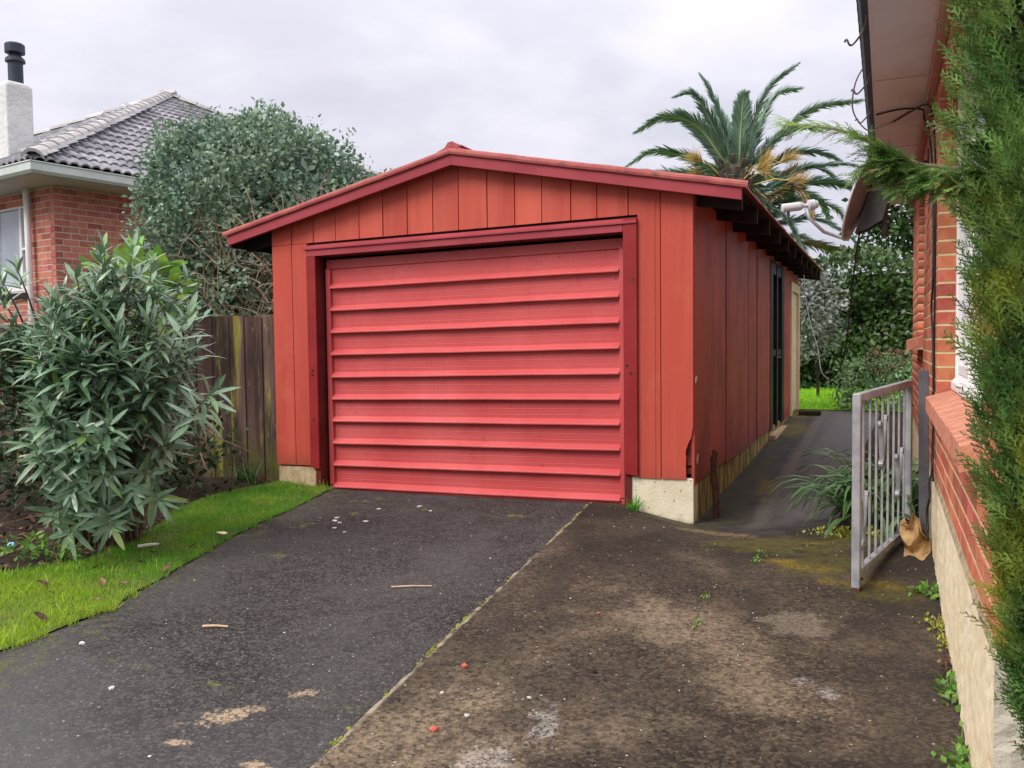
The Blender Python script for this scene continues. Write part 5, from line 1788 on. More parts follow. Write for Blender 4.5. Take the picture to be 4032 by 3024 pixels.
# the fronds one can tell apart: outward points and how far they lean forward or back
for pts, lean in ((((-10, 30), (-40, 190), (-85, 320), (-125, 395)), .3), (((40, 30), (70, 180), (130, 310), (240, 400)), -.4), (((60, 20), (120, 190), (200, 320), (320, 360)), .9), (((70, 20), (190, 140), (310, 230), (500, 258)), -.3),
                  (((-30, 40), (-100, 190), (-170, 280), (-255, 268)), -.5), (((-50, 50), (-150, 170), (-270, 200), (-405, 138)), -.4), (((-100, 10), (-200, 55), (-320, 70), (-440, 8)), -.3), (((-60, 60), (-120, 150), (-190, 235), (-250, 245)), 1.0),
                  (((100, -20), (210, 60), (340, 72), (440, 40)), .2), (((110, -80), (260, -5), (410, 12), (515, -15)), -.4), (((120, -140), (270, -60), (410, -62), (510, -110)), -.3), (((120, -170), (260, -110), (410, -140), (475, -210)), .4),
                  (((15, 40), (18, 160), (22, 260), (32, 285)), -.5), (((80, 30), (180, 130), (290, 185), (400, 178)), .8), (((110, -200), (300, -190), (430, -250), (500, -330)), -.2), (((120, -230), (280, -260), (420, -330), (520, -430)), .5),
                  (((-110, -40), (-250, 0), (-380, 0), (-460, -60)), .9), (((10, 40), (0, 170), (-5, 260), (-10, 310)), 1.6), (((100, -110), (240, -60), (380, -90), (450, -180)), 1.2),
                  (((-80, -60), (-220, -70), (-340, -130), (-420, -230)), -.6), (((90, -120), (170, -190), (220, -290), (240, -380)), -1.0),
                  (((130, -60), (290, 20), (400, 10), (470, -50)), .8), (((90, -30), (200, 10), (290, -20), (350, -100)), 2.2), (((-90, 0), (-180, 20), (-260, -40), (-310, -130)), 2.2)):
    n_ = len(pts)
    palm_frond([(0, 0, 0)] + [PL(a, c, lean * (i + 1) / n_) for i, (a, c) in enumerate(pts)], random.uniform(.42, .49))
for pts, lean in ((((110, -100), (190, -75), (240, -120), (265, -210)), -1.0), (((130, -260), (330, -290), (520, -360), (650, -500)), -.2), (((120, -280), (260, -330), (380, -410), (440, -500)), .4)):
    palm_frond([(0, 0, 0)] + [PL(a, c, lean * (i + 1) / 4) for i, (a, c) in enumerate(pts)], .42, mat_palm_dry, hang=.25)
AZR = yaw
for k, (dx, dz, dy) in enumerate(((-165, 30, -.5), (-120, 10, .5), (85, 10, -.9), (60, -30, -1.2), (205, 30, -.4), (250, 0, .3), (230, -60, -.6))):
    p0 = Vector((0, 0, -.3)) + PL(dx, dz, dy) * .25
    p1 = PL(dx, dz, dy)
    mid = p0.lerp(p1, .5) + Vector((0, 0, .12))
    fs_ = MB().tube([p0 + pc, mid + pc, p1 + pc], [.02, .016, .008], 5).build('fruit_stalk', mat_palm_fruit, palm)
    n = 170
    t = RNG.uniform(.45, 1, n)[:, None]
    base_ = np.array(mid) * (1 - t) + np.array(p1) * t
    ax = np.array((p1 - mid).normalized())[None] * .8 + rdir(n) * .45
    ax[:, 2] += .25
    scatter('strands', *leaf_template(1, .035, .5, 0, ((0, 1), (.5, .8), (1, .3))), frames(ax, rdir(n), RNG.uniform(.22, .42, n)), base_ + np.array(pc), mat_palm_fruit, fs_, kind='stuff')

# ------------------------------------------------------------------ back garden
hb = thing('back_hedge', 'tall dark green clipped hedge closing the back lawn', 'hedge', (1.0, 14.6, .1))
n = 15000
P = np.c_[RNG.uniform(-2.5, 4.2, n), 14.1 + RNG.random(n) ** 2 * .7, RNG.uniform(.05, 2.95, n)]
P[:, 2] += .18 * np.sin(P[:, 0] * 2.3) * (P[:, 2] / 3.5)
P[:, 1] += .22 * np.sin(P[:, 0] * 3.1 + 1.5 * np.sin(P[:, 2] * 2.2)) + .16 * np.sin(P[:, 2] * 4.1 + P[:, 0])
N = np.repeat(np.array([[0, -1, .25]]), n, 0)
top = RNG.random(n) < .14
P[top, 2] = 2.85 + RNG.uniform(0, .3, top.sum()) + .18 * np.sin(P[top, 0] * 2.3)
P[top, 1] += RNG.uniform(0, .9, top.sum())
leaf_cloud('leaves', P, N, *LEAF_R, mat_hedge_back, .07, .14, hb)
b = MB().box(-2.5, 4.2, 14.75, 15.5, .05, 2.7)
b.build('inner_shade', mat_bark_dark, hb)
gb = thing('silver_bush', 'silvery grey leaved bush just past the back corner of the garage', 'bush', (.15, 10.9, .1))
P, N = shell_points(420, (.06, 10.9, 1.66), (.50, .45, .85), (.6, 1.02))
P = lumps(P, .10, 3.5, 9)
Q, NN = clumped(P, N, 5, .07)
leaf_cloud('leaves', Q, NN, *LEAF4, mat_silver, .07, .12, gb)
MB().tube([(.12, 11.2, .0), (.1, 11.1, .7), (.08, 10.9, 1.6)], [.03, .025, .015], 8).build('trunk', mat_bark_dark, gb)
bs = thing('rounded_shrub', 'low rounded shrub with brown spent flower heads beside the house corner', 'shrub', (1.45, 8.9, .1))
P, N = shell_points(420, (1.30, 8.55, .45), (.78, .6, .52), (.6, 1.02))
P = lumps(P, .08, 4.5, 5)
P = P[P[:, 2] > .03]
Q, NN = clumped(P, N[:len(P)], 6, .05)
leaf_cloud('leaves', Q, NN, *LEAF4, mat_shrub_back, .05, .10, bs)
P, N = shell_points(90, (1.50, 8.38, .84), (.45, .38, .17), (.85, 1.05))
Q, NN = clumped(P, N, 6, .045)
leaf_cloud('flower_heads', Q, NN, *LEAF4, mat_deadhead, .04, .08, bs)
tr = thing('back_tree', 'dark evergreen tree showing between the satellite dish and the brick house', 'tree', (1.6, 17.5, .1))
P, N = shell_points(800, (2.1, 16.4, 4.35), (1.5, 1.0, 1.0), (.55, 1.05))
P = lumps(P, .18, 2.0, 13)
Q, NN = clumped(P, N, 5, .14)
leaf_cloud('crown', Q, NN, *LEAF_R, mat_hedge_back, .10, .18, tr)
MB().tube([(1.9, 17, .1), (1.95, 16.8, 2.2), (2.05, 16.5, 4.2)], [.16, .12, .05], 9).build('trunk', mat_bark, tr)
for k, (x, y, z, lb) in enumerate(((1.62, 4.6, 1.52, 'upper green flower stalk with a pale tip beside the house corner'), (1.66, 4.4, 1.28, 'lower green flower stalk with a pale tip beside the house corner'))):
    st = thing('flower_stalk', lb, 'plant', (x, y, 0), 'flower stalks at the house corner')
    MB().tube([(x + .35, y + .3, .05), (x + .22, y + .1, z - .25), (x + .06, y, z - .03), (x - .10, y - .04, z)], [.012, .012, .012, .010], 7).build('stalk', mat_weed, st, smooth=True)
    piece('flower_tip', blob_mesh('flower_tip', mat_silver, .03, 1, .3), st, (x - .12, y - .045, z + .005))

# strap leaved clump by the gate
cl_ = thing('strap_leaved_clump', 'clump of long arching dark green strap leaves behind the gate', 'plant', (1.30, -.02, -.07))
n = 0
for i in range(290):
    a = random.uniform(0, 2 * math.pi)
    c0 = Vector((1.29 + random.uniform(-.18, .19), .05 + random.uniform(-.38, .85), -.05))
    L = random.uniform(.45, .78)
    el = random.uniform(.75, 1.45)
    d = Vector((math.cos(a) - .35, math.sin(a) - .15, 0)).normalized()
    pts = [c0]
    seg = 7
    e = el
    for k in range(seg):
        e -= random.uniform(1.5, 2.4) / seg * (.4 + 1.3 * k / seg)
        pts.append(pts[-1] + (d * math.cos(e) + Vector((0, 0, math.sin(e)))) * L / seg)
    s = d.cross(Vector((0, 0, 1)))
    wd = random.uniform(.014, .023)
    b = MB()
    vs = []
    for k, p in enumerate(pts):
        t = k / seg
        h = wd * (1.0 if t < .6 else 1 - ((t - .6) / .4) ** 1.5 * .95) * (.6 + .4 * min(1, t * 3))
        if p.x > 1.56:
            p.x = 1.56
        p.z = max(p.z, gz(p.x, p.y) + .025)
        vs += [p - s * h + Vector((0, 0, .004)), p, p + s * h + Vector((0, 0, .004))]
    fs = []
    for k in range(seg):
        q = k * 3
        fs += [(q, q + 1, q + 4, q + 3), (q + 1, q + 2, q + 5, q + 4)]
    b.add(vs, fs)
    b.build('leaf', mat_clivia, cl_, smooth=True, recalc=False)
# low growth under it
lo = thing('ground_creeper', 'small yellow green creeper on the slab edge under the gate', 'plant', (1.1, -.5, -.1))
P = np.c_[RNG.normal(1.16, .17, 420), RNG.normal(-.46, .07, 420), np.zeros(420)]
P = P[P[:, 0] < 1.55]
P[:, 2] = gzs(P[:, :2]) + .02 + RNG.random(len(P)) * .03
leaf_cloud('leaves', P, np.repeat([[0., 0, 1]], len(P), 0), *LEAF_R, mat_weed_yellow, .014, .03, lo)

# ------------------------------------------------------------------ the gate and its post
gate = thing('metal_gate', 'galvanised metal gate with scrolls standing open beside the brick house', 'gate', (1.20, -1.70, -.08))
A0, A1 = Vector((1.178, -1.690, -.078)), Vector((1.454, -.450, -.055))
gd = (A1 - A0)
gd.z = 0
GL = gd.length
gd.normalize()
gn = Vector((-gd.y, gd.x, 0))
GH = 1.01
tilt = (A1.z - A0.z) / GL


def G(s, z, t=0.0):
    q = A0 + gd * s + gn * t
    return Vector((q.x, q.y, A0.z + tilt * s + z))


SW = .041
MB().bar(G(SW / 2, 0), G(SW / 2, GH - .001), SW, SW, gd).build('stile', mat_galv, gate, bevel=.003)
MB().bar(G(GL - SW / 2, .02), G(GL - SW / 2, GH - .001), SW, SW, gd).build('stile', mat_galv, gate, bevel=.003)
MB().bar(G(SW, GH - SW / 2), G(GL - SW, GH - SW / 2), SW, SW, gn).build('top_rail', mat_galv, gate, bevel=.003)
MB().bar(G(SW, .075), G(GL - SW, .075), SW * .9, SW * .8, gn).build('bottom_rail', mat_galv, gate, bevel=.003)
nb = 8
bars = []
for i in range(nb):
    s = SW + (GL - 2 * SW) * (i + .75) / (nb + .5)
    bars.append(s)
    MB().bar(G(s, .095), G(s, GH - SW), .0115, .0115, gd).build('bar', mat_galv, gate)


def scroll(s, z, h=.25):
    """a flat steel V with curled tips, welded over a bar"""
    for sg, k0 in ((-1, .82), (1, 1.0)):
        b = MB()
        top = z + h * .5 * k0
        pts = [(s + sg * .006, z - h * .5), (s + sg * .022, z - h * .2), (s + sg * .052, top)]
        for k in range(1, 9):
            a = math.pi - k * .62
            pts.append((s + sg * (.052 + .019 + .019 * math.cos(a)), top + .019 * math.sin(a)))
        for (s0, z0), (s1, z1) in zip(pts[:-1], pts[1:]):
            b.bar(G(s0, z0), G(s1, z1), .024, .005, gn)
        b.build('scroll', mat_galv, gate)
        b = MB()
        pts = [(s + sg * (.022 + .018 * math.cos(k * .7)), z - h * .5 + .018 * math.sin(k * .7)) for k in range(10)]
        for (s0, z0), (s1, z1) in zip(pts[:-1], pts[1:]):
            b.bar(G(s0, z0), G(s1, z1), .024, .005, gn)
        b.build('curl', mat_galv, gate)


scroll(bars[0], .33)
scroll(bars[3], .70)
scroll(bars[6], .46)
MB().tube([G(.035, .045, -.03), G(.035, .045, .035)], .008, 8).build('drop_bolt', mat_rust, gate)
MB().bar(G(.024, -.03), G(.024, .0), .040, .040, gd).build('foot', mat_rust, gate)
MB().tube([G(GL, .84), G(GL + .10, .84)], .010, 8).build('hinge', mat_post, gate)
MB().tube([G(GL, .16), G(GL + .10, .16)], .010, 8).build('hinge', mat_post, gate)
post = MB().bar((1.536, -.745, -.16), (1.523, -.715, 1.025), .056, .056, (1, 0, 0))
po = post.build('gate_post', mat_post, None, bevel=.004)
tag(po, 'dark square steel gate post between the gate and the brick wall', 'post')
bt = MB().tube([(.10, .36, -.25), (.10, .36, -.05), (.085, .37, .12), (.075, .375, .29), (.09, .375, .335), (.075, .375, .36)], [.026, .026, .026, .025, .024, .012], 10).build('iron_pipe', mat_rust, None)
tag(bt, 'short rusty iron pipe standing against the garage side wall', 'pipe')

# crumpled brown paper sack at the foot of the post
n = 15
vs, fs = [], []
for i in range(n + 1):
    for j in range(n + 1):
        u, v = i / n, j / n
        x = 1.425 + u * .145 + .012 * math.sin(v * 7 + u * 5)
        z = v * .24 - .085 + .02 * math.sin(u * 9 + v * 3)
        wd_ = .62 - .25 * max(0, v - .55) / .45
        x = 1.490 + (x - 1.498) * (wd_ / .62) - .025 * v
        y = -.985 + .055 * math.sin(u * 6.5 + v * 4.2) + .045 * math.sin(v * 11 - u * 4) + .10 * v + random.uniform(-.012, .012)
        if v < .12:
            y -= .07 * (1 - v / .12)
        vs.append((x, y, max(z, gz(x, y) + .02)))
fs = [(i * (n + 1) + j, (i + 1) * (n + 1) + j, (i + 1) * (n + 1) + j + 1, i * (n + 1) + j + 1) for i in range(n) for j in range(n)]
m0 = len(vs)
vs2 = [(x + .004, y + .11 + .03 * math.sin(z * 20), z) for x, y, z in vs]
per = [i * (n + 1) for i in range(n)] + [n * (n + 1) + j for j in range(n)] + [i * (n + 1) + n for i in range(n, 0, -1)] + [j for j in range(n, 0, -1)]
b = MB().add(vs + vs2, fs + [tuple(m0 + q for q in reversed(f)) for f in fs])
b.f += [(per[k], per[(k + 1) % len(per)], per[(k + 1) % len(per)] + m0, per[k] + m0) for k in range(len(per)) if per[k] < n * (n + 1) and not all(per[q % len(per)] % (n + 1) == n for q in (k, k + 1))]
tag(b.build('paper_sack', mat_bag, None), 'crumpled brown paper sack at the foot of the gate post', 'sack')
offcut = MB().box(.10, .42, 7.30, 7.42, .085, .145).build('dark_block', mat_bark_dark, None, bevel=.006)
tag(offcut, 'black block lying on the path beside the rear door', 'block')

# ------------------------------------------------------------------ satellite dish
dish = thing('satellite_dish', 'grey satellite dish on a bent pole arm fixed to the brick house', 'satellite dish', (1.55, .2, 2.35))
e_r, e_u = Vector((rt.x, rt.y, 0)), Vector((0, 0, 1))
e_f = Vector((fw.x, fw.y, 0)).normalized()
dn = (-e_r * .90 + e_u * .36 + e_f * .52).normalized()        # direction the dish looks
du = (e_u - dn * e_u.dot(dn)).normalized()
ds = du.cross(dn)
Dc = Vector((1.145, -.05, 2.19))
RD = .305
b = MB()
rings = 8
seg = 40
for i in range(rings + 1):
    r = RD * i / rings
    z = .055 * (i / rings) ** 2
    for k in range(seg):
        a = 2 * math.pi * k / seg
        b.v.append(tuple(Dc + ds * r * math.cos(a) * .93 + du * r * math.sin(a) + dn * (z - .055)))
for i in range(rings):
    for k in range(seg):
        b.f.append((i * seg + k, i * seg + (k + 1) % seg, (i + 1) * seg + (k + 1) % seg, (i + 1) * seg + k))
refl = b.build('reflector', mat_dish, dish, smooth=True)
md = refl.modifiers.new('thick', 'SOLIDIFY')
md.thickness = .004
md.offset = 0
rim = [Dc + ds * RD * .935 * math.cos(2 * math.pi * k / seg) + du * RD * 1.005 * math.sin(2 * math.pi * k / seg) + dn * .002 for k in range(seg + 1)]
MB().tube(rim, .0085, 7, caps=False).build('rim', mat_lnb, dish, smooth=True)
bk = Dc - dn * .06
for s in (-.055, .055):
    b = MB()
    p = [bk + ds * s + du * -.24, bk + ds * s + du * .16, bk + ds * s + du * .06 - dn * .13, bk + ds * s - du * .12 - dn * .14, bk + ds * s - du * .22 - dn * .05]
    q = [x + ds * .006 for x in p]
    m = len(p)
    b.add([tuple(x) for x in p + q], [tuple(range(m)), tuple(range(2 * m - 1, m - 1, -1))] + [(k, (k + 1) % m, m + (k + 1) % m, m + k) for k in range(m)])
    b.build('bracket', mat_dish_dark, dish)
b = MB().bar(bk + du * .17 - dn * .008, bk - du * .25 - dn * .008, .13, .012, ds)
b.build('back_plate', mat_dish_dark, dish)
pt = bk - dn * .105
MB().tube([Vector((pt.x, pt.y, 1.90)), Vector((pt.x, pt.y, 2.10)), Vector((pt.x + .012, pt.y + .01, 2.16)), Vector((pt.x + .05, pt.y + .04, 2.205)), Vector((1.50, .22, 2.40)), Vector((1.582, .27, 2.44))], .0215, 12).build('mast', mat_dish_dark, dish, smooth=True)
MB().box(1.566, 1.578, .20, .34, 2.36, 2.52).build('wall_plate', mat_dish_dark, dish, bevel=.003)
f0 = Dc - du * (RD * .97)
f1 = Vector((.815, -.285, 2.062))
fm = f0.lerp(f1, .55) + Vector((0, 0, -.045))
MB().tube([f0 - dn * .03, f0 + dn * .03, fm, f1 + Vector((.02, 0, -.03)), f1 + Vector((0, 0, .035))], [.013, .013, .012, .012, .010], 9).build('feed_arm', mat_lnb, dish, smooth=True)
la = (Dc - f1).normalized()
la = (e_r * .98 + e_u * .10).normalized()
lc = f1 + e_u * .055
MB().tube([lc - la * .165, lc - la * .16, lc - la * .045, lc - la * .03, lc - la * .02, lc + la * .012], [.022, .029, .029, .024, .013, .013], 14).build('feed_body', mat_lnb, dish)
MB().tube([lc + la * .012, lc + la * .016, lc + la * .055, lc + la * .062, lc + la * .075], [.016, .036, .036, .028, .026], 16).build('feed_horn', mat_lnb, dish)
MB().tube([lc - la * .12 - e_u * .028, lc - la * .12 - e_u * .09], .010, 8).build('feed_plug', mat_dish_dark, dish)

# ------------------------------------------------------------------ cables
def smooth_pts(pts, n=8):
    pts = [Vector(p) for p in pts]
    out = []
    for i in range(len(pts) - 1):
        p0, p1, p2, p3 = pts[max(i - 1, 0)], pts[i], pts[i + 1], pts[min(i + 2, len(pts) - 1)]
        for k in range(n):
            t = k / n
            out.append(.5 * ((2 * p1) + (p2 - p0) * t + (2 * p0 - 5 * p1 + 4 * p2 - p3) * t * t + (3 * p1 - p0 - 3 * p2 + p3) * t ** 3))
    out.append(pts[-1])
    return out


def cable(pts, r, m, label):
    o_ = MB().tube(smooth_pts(pts), r, 6).build('cable', m, None, smooth=True)
    return tag(o_, label, 'cable')


cable([(.195, 6.77, 2.40), (.259, 6.23, 2.13), (.33, 5.7, 1.75), (.432, 5.18, 1.416), (.587, 4.14, 1.128), (.675, 3.40, .888), (.796, 2.69, .817)], .006, mat_cable_grey, 'thin pale grey cable dropping from the far garage eave into the hanging loop')
cable([(.796, 2.69, .817), (.906, 1.975, .913), (.985, 1.47, 1.068), (1.055, .755, 1.401), (1.091, .346, 1.639), (1.132, -.006, 1.88), (1.15, -.05, 1.95)], .0055, mat_cable_black, 'black cable hanging in a loop from the bottom of the satellite dish')
wx = HX - .018
wy = HX - .012
cable([(1.243, -.068, 2.722), (1.398, -.15, 2.722), (1.520, -.17, 2.70), (1.530, -.20, 2.64), (1.548, -.42, 2.50), (wy, -.60, 2.2), (wy, -.78, 1.62), (wy - .004, -.70, 1.40), (wy, -.78, 1.25), (wy, -.92, 1.0), (wy, -.97, .86), (wy, -.975, .70), (wy - .004, -.99, .52), (wy, -1.02, .40)], .006, mat_cable_black, 'black cable crossing the soffit and running down the wall left of the window')
cable([(1.350, .20, 2.724), (1.45, -.04, 2.722), (1.535, -.45, 2.66), (1.558, -.85, 2.45), (wy, -.98, 2.0), (wy, -.985, 1.60), (wy, -.99, 1.2), (wy, -1.0, .92), (wy, -1.0, .79), (wy, -1.02, .62), (wy - .010, -1.10, .47), (wy - .03, -1.30, .44), (wy - .035, -1.42, .37), (wy - .045, -1.38, .28), (wy - .04, -1.42, .19)], .0065, mat_cable_black, 'second black cable down the brick wall with its frayed end hanging over the foundation')
cable([(1.350, .20, 2.724), (1.28, .26, 2.715), (1.197, .30, 2.70), (1.13, .18, 2.74), (1.095, -.10, 2.78), (1.12, -.40, 2.85), (1.175, -.70, 2.86), (1.20, -.85, 2.80)], .005, mat_cable_grey, 'pale cable looping out over the dark gutter above the dish')
for (y, lb) in ((-1.72, 'top curled tendril of brown wire on the gutter edge'), (-.78, 'lower curled tendril of brown wire on the gutter edge'), (-.02, 'curled grey wire end just above the cable loop')):
    cable([(1.222, y - .3, 2.73), (1.205, y - .1, 2.725), (1.178, y, 2.72), (1.150, y + .03, 2.70), (1.135, y + .01, 2.695), (1.125, y, 2.715), (1.118, y + .005, 2.72), (1.112, y + .01, 2.71)], .0055, mat_cable_brown, lb)

# ------------------------------------------------------------------ conifer at the house corner
con = thing('conifer', 'slim green conifer pressed against the house corner at the right edge', 'tree', (1.66, -4.50, -.2))
cxy = np.array([1.655, -4.50])
# a spray: main axis with alternate side twigs, each carrying short twiglets; flat ribbons
sv, sf = [], []


def ribbon(a, c, w0, w1):
    a, c = Vector(a), Vector(c)
    d = (c - a).normalized()
    s = d.cross(Vector((0, 0, 1)))
    if s.length < .01:
        s = Vector((1, 0, 0))
    s.normalize()
    b0 = len(sv)
    for p, w_ in ((a, w0), (c, w1)):
        sv.append(tuple(p - s * w_))
        sv.append(tuple(p + s * w_))
    sf.append((b0, b0 + 1, b0 + 3, b0 + 2))


ribbon((0, 0, 0), (0, .55, .0), .020, .018)
ribbon((0, .55, 0), (0, 1, -.04), .018, .008)
for i in range(9):
    t = .10 + .84 * i / 8
    sg = 1 if i % 2 else -1
    L = .40 * (1 - t * .72)
    a = Vector((0, t, -.01 * t))
    c = a + Vector((sg * .62, .72, random.uniform(-.22, .22))).normalized() * L
    ribbon(a, c, .022, .010)
    for k in range(3):
        u = .25 + .25 * k
        p = a.lerp(c, u)
        s2 = 1 if k % 2 else -1
        q = p + Vector((sg * .62 - s2 * .55, .72 + s2 * .18, random.uniform(-.35, .35))).normalized() * L * (.42 - .05 * k)
        ribbon(p, q, .022, .010)
ST, SF = np.array(sv), np.array(sf)


def crad(z):
    return np.interp(z, [.30, .48, .62, .9, 1.2, 1.5, 1.75, 2.1, 2.6, 3.4, 4.2], [.03, .08, .105, .130, .175, .200, .188, .175, .18, .15, .02])


n = 15000
z = RNG.uniform(.34, 4.2, n)
z[:11500] = RNG.uniform(.34, 2.45, 11500)
az = RNG.uniform(0, 2 * math.pi, n)
lump = 1 + .22 * np.sin(az * 5 + z * 4) * np.sin(z * 9 + az * 2) + .10 * np.sin(z * 23 + az * 7)
rr = crad(z) * lump * RNG.uniform(.42, 1.0, n) ** .6
P = np.c_[cxy[0] + rr * np.cos(az), cxy[1] + rr * np.sin(az), z]
outv = np.c_[np.cos(az), np.sin(az), np.zeros(n)]
ax = outv * .60 + rdir(n) * .32
ax[:, 2] += RNG.uniform(.45, 1.5, n)
nr = outv + rdir(n) * .8
keep = (P[:, 1] < -3.9)
leafm = scatter('foliage', ST, SF, frames(ax, nr, RNG.uniform(.035, .080, n))[keep], P[keep], mat_conifer, con, kind='stuff')
cn = 3200
zc = RNG.uniform(.4, 4.0, cn)
az = RNG.uniform(0, 2 * math.pi, cn)
rr = crad(zc) * RNG.uniform(.2, .62, cn)
Pc = np.c_[cxy[0] + rr * np.cos(az), cxy[1] + rr * np.sin(az), zc]
ax = np.c_[np.cos(az), np.sin(az), RNG.uniform(.2, 1.2, cn)] + rdir(cn) * .4
scatter('inner_foliage', *leaf_template(1, .35, .1, .2), frames(ax, rdir(cn), RNG.uniform(.05, .09, cn)), Pc, mat_dark_leaf, con, kind='stuff')  # dark-coloured core paints the shade in the gaps between sprays
MB().tube([(1.66, -4.47, -.3), (1.65, -4.47, .4), (1.64, -4.47, 2.0), (1.64, -4.47, 4.1)], [.05, .045, .03, .006], 9).build('trunk', mat_bark_dark, con)
b = MB()
for i in range(170):
    z0 = random.uniform(.4, 2.4)
    a = random.uniform(0, 6.28)
    r = float(crad(z0)) * .82
    p = Vector((cxy[0], cxy[1], z0 - .12))
    b.tube([p, p + Vector((r * .5 * math.cos(a), r * .5 * math.sin(a), .06)), p + Vector((r * math.cos(a), r * math.sin(a), .20))], [.005, .004, .0015], 4, caps=False)
b.build('branches', mat_twig, con, kind='stuff', recalc=False)
# the long branch that reaches out to the left over the dish
br = smooth_pts([(1.60, -4.47, 1.50), (1.50, -4.49, 1.535), (1.41, -4.485, 1.556), (1.366, -4.49, 1.568), (1.28, -4.50, 1.618), (1.215, -4.47, 1.655), (1.12, -4.45, 1.682)], 10)
limb = MB().tube(br, [.0065 * (1 - .8 * i / len(br)) for i in range(len(br))], 6).build('branch', mat_twig, con, smooth=True)
ps, axs, nrs, ss = [], [], [], []
tws = MB()
for i in range(200):
    t = .10 + .90 * random.random() ** .9
    k = min(len(br) - 2, int(t * (len(br) - 1)))
    p = br[k]
    d = (br[k + 1] - br[k]).normalized()
    near_ = t < .62
    L = random.uniform(.04, .10) * (1.0 if near_ else .75)
    dn_ = random.uniform(.1, 1.4) if near_ else random.uniform(-.2, .8)
    v = (d * .9 + Vector((random.gauss(0, .2), random.gauss(0, .3), -dn_ * .75))).normalized()
    e = p + v * L
    tws.tube([p, p.lerp(e, .5) + Vector((0, 0, .006)), e], [.0009, .0007, .0004], 3, caps=False)
    for j in range(11 if near_ else random.choice((0, 0, 1, 1))):
        u = random.uniform(.15, 1)
        ps.append(tuple(p.lerp(e, u)))
        a_ = v + Vector((random.gauss(0, .4), random.gauss(0, .4), random.gauss(-.15, .35)))
        axs.append(tuple(a_))
        nrs.append(tuple(Vector((random.gauss(0, .6), random.gauss(-.6, .5), 1))))
        ss.append(random.uniform(.022, .042) * (1.0 if near_ else .65))
tws.build('twiglets', mat_conifer, limb, kind='stuff', recalc=False)
scatter('branch_foliage', ST, SF, frames(np.array(axs), np.array(nrs), ss), np.array(ps), mat_conifer, limb, kind='stuff')

# ------------------------------------------------------------------ weeds
def weed(name, label, c, n, rad, h, smin, smax, m, group='weeds at the foot of the house wall'):
    t = thing(name, label, 'weed', c, group)
    cc = np.array(c)
    P = cc + RNG.normal(size=(n, 3)) * np.array(rad)
    P[:, 2] = np.abs(P[:, 2] - cc[2]) * h / max(rad[2], 1e-3) + cc[2] + .008
    P[:, 0] = np.minimum(P[:, 0], FX - .012)
    N = (P - cc)
    N[:, 2] += .02
    N /= np.linalg.norm(N, axis=1, keepdims=True) + 1e-9
    leaf_cloud('leaves', P, N, *LEAF_R, m, smin, smax, t)
    b = MB()
    for i in range(0, n, 4):
        b.tube([c, cc + (P[i] - cc) * .55 + np.array([0, 0, .006]), P[i]], [.0016, .0013, .0008], 3, caps=False)
    b.build('stems', m, t, kind='stuff', recalc=False)


weed('weed', 'leafy green weed at the wall foot nearest the gate', (1.535, -1.63, gz(1.53, -1.63) + .01), 85, (.045, .055, .022), .024, .016, .034, mat_weed)
weed('weed', 'yellow green weed where the slab crack meets the wall', (1.535, -2.10, gz(1.53, -2.1) + .01), 60, (.035, .035, .018), .02, .010, .022, mat_weed_yellow)
weed('weed', 'thin straggly weed just in front of the yellow one', (1.555, -2.33, gz(1.55, -2.33) + .01), 34, (.014, .07, .02), .022, .012, .026, mat_weed_yellow)
weed('weed', 'weed with reddish dry leaves halfway along the wall foot', (1.548, -2.62, gz(1.55, -2.62) + .01), 26, (.02, .03, .018), .02, .012, .028, mat_litter)
weed('weed', 'larger leaved weed trailing along the wall foot near the viewer', (1.545, -2.86, gz(1.55, -2.86) + .01), 40, (.022, .08, .02), .022, .018, .038, mat_weed)
weed('weed', 'green weed at the wall foot at the bottom edge of the view', (1.545, -3.42, gz(1.55, -3.42) + .01), 60, (.03, .06, .025), .03, .018, .036, mat_weed)
# grass tuft at the garage foundation
tf = thing('grass_tuft', 'small grass tuft at the foot of the cream garage foundation', 'weed', (-.46, -.03, gz(-.46, -.03)))
n = 46
P = np.c_[RNG.normal(-.46, .025, n), RNG.normal(-.045, .015, n), np.full(n, gz(-.46, -.04))]
ax = rdir(n) * .8
ax[:, 2] = 1
scatter('blades', *leaf_template(1, .09, .4, .1, ((0, 1), (.5, .8), (1, .1))), frames(ax, rdir(n), RNG.uniform(.06, .14, n)), P, mat_grass, tf)
# a line of mossy weeds in the slab cracks
for (x, y, dx, dy, n, lb) in ((.62, -1.16, .01, .16, 60, 'trail of tiny weeds in the slab crack behind the pale patch'), (.46, -2.0, .006, .07, 24, 'short tuft of tiny weeds left of the pale patch'), (.50, -2.42, .012, .06, 26, 'tiny weed sprig on the slab in front of the pale patch')):
    t = thing('crack_weed', lb, 'weed', (x, y, gz(x, y)), 'weeds in the slab cracks')
    P = np.c_[RNG.normal(x, dx + .008, n), RNG.uniform(y - dy, y + dy, n), np.zeros(n)]
    P[:, 2] = gzs(P[:, :2]) + .02
    leaf_cloud('leaves', P, np.repeat([[0., 0, 1]], n, 0), *LEAF_R, mat_weed, .008, .018, t)
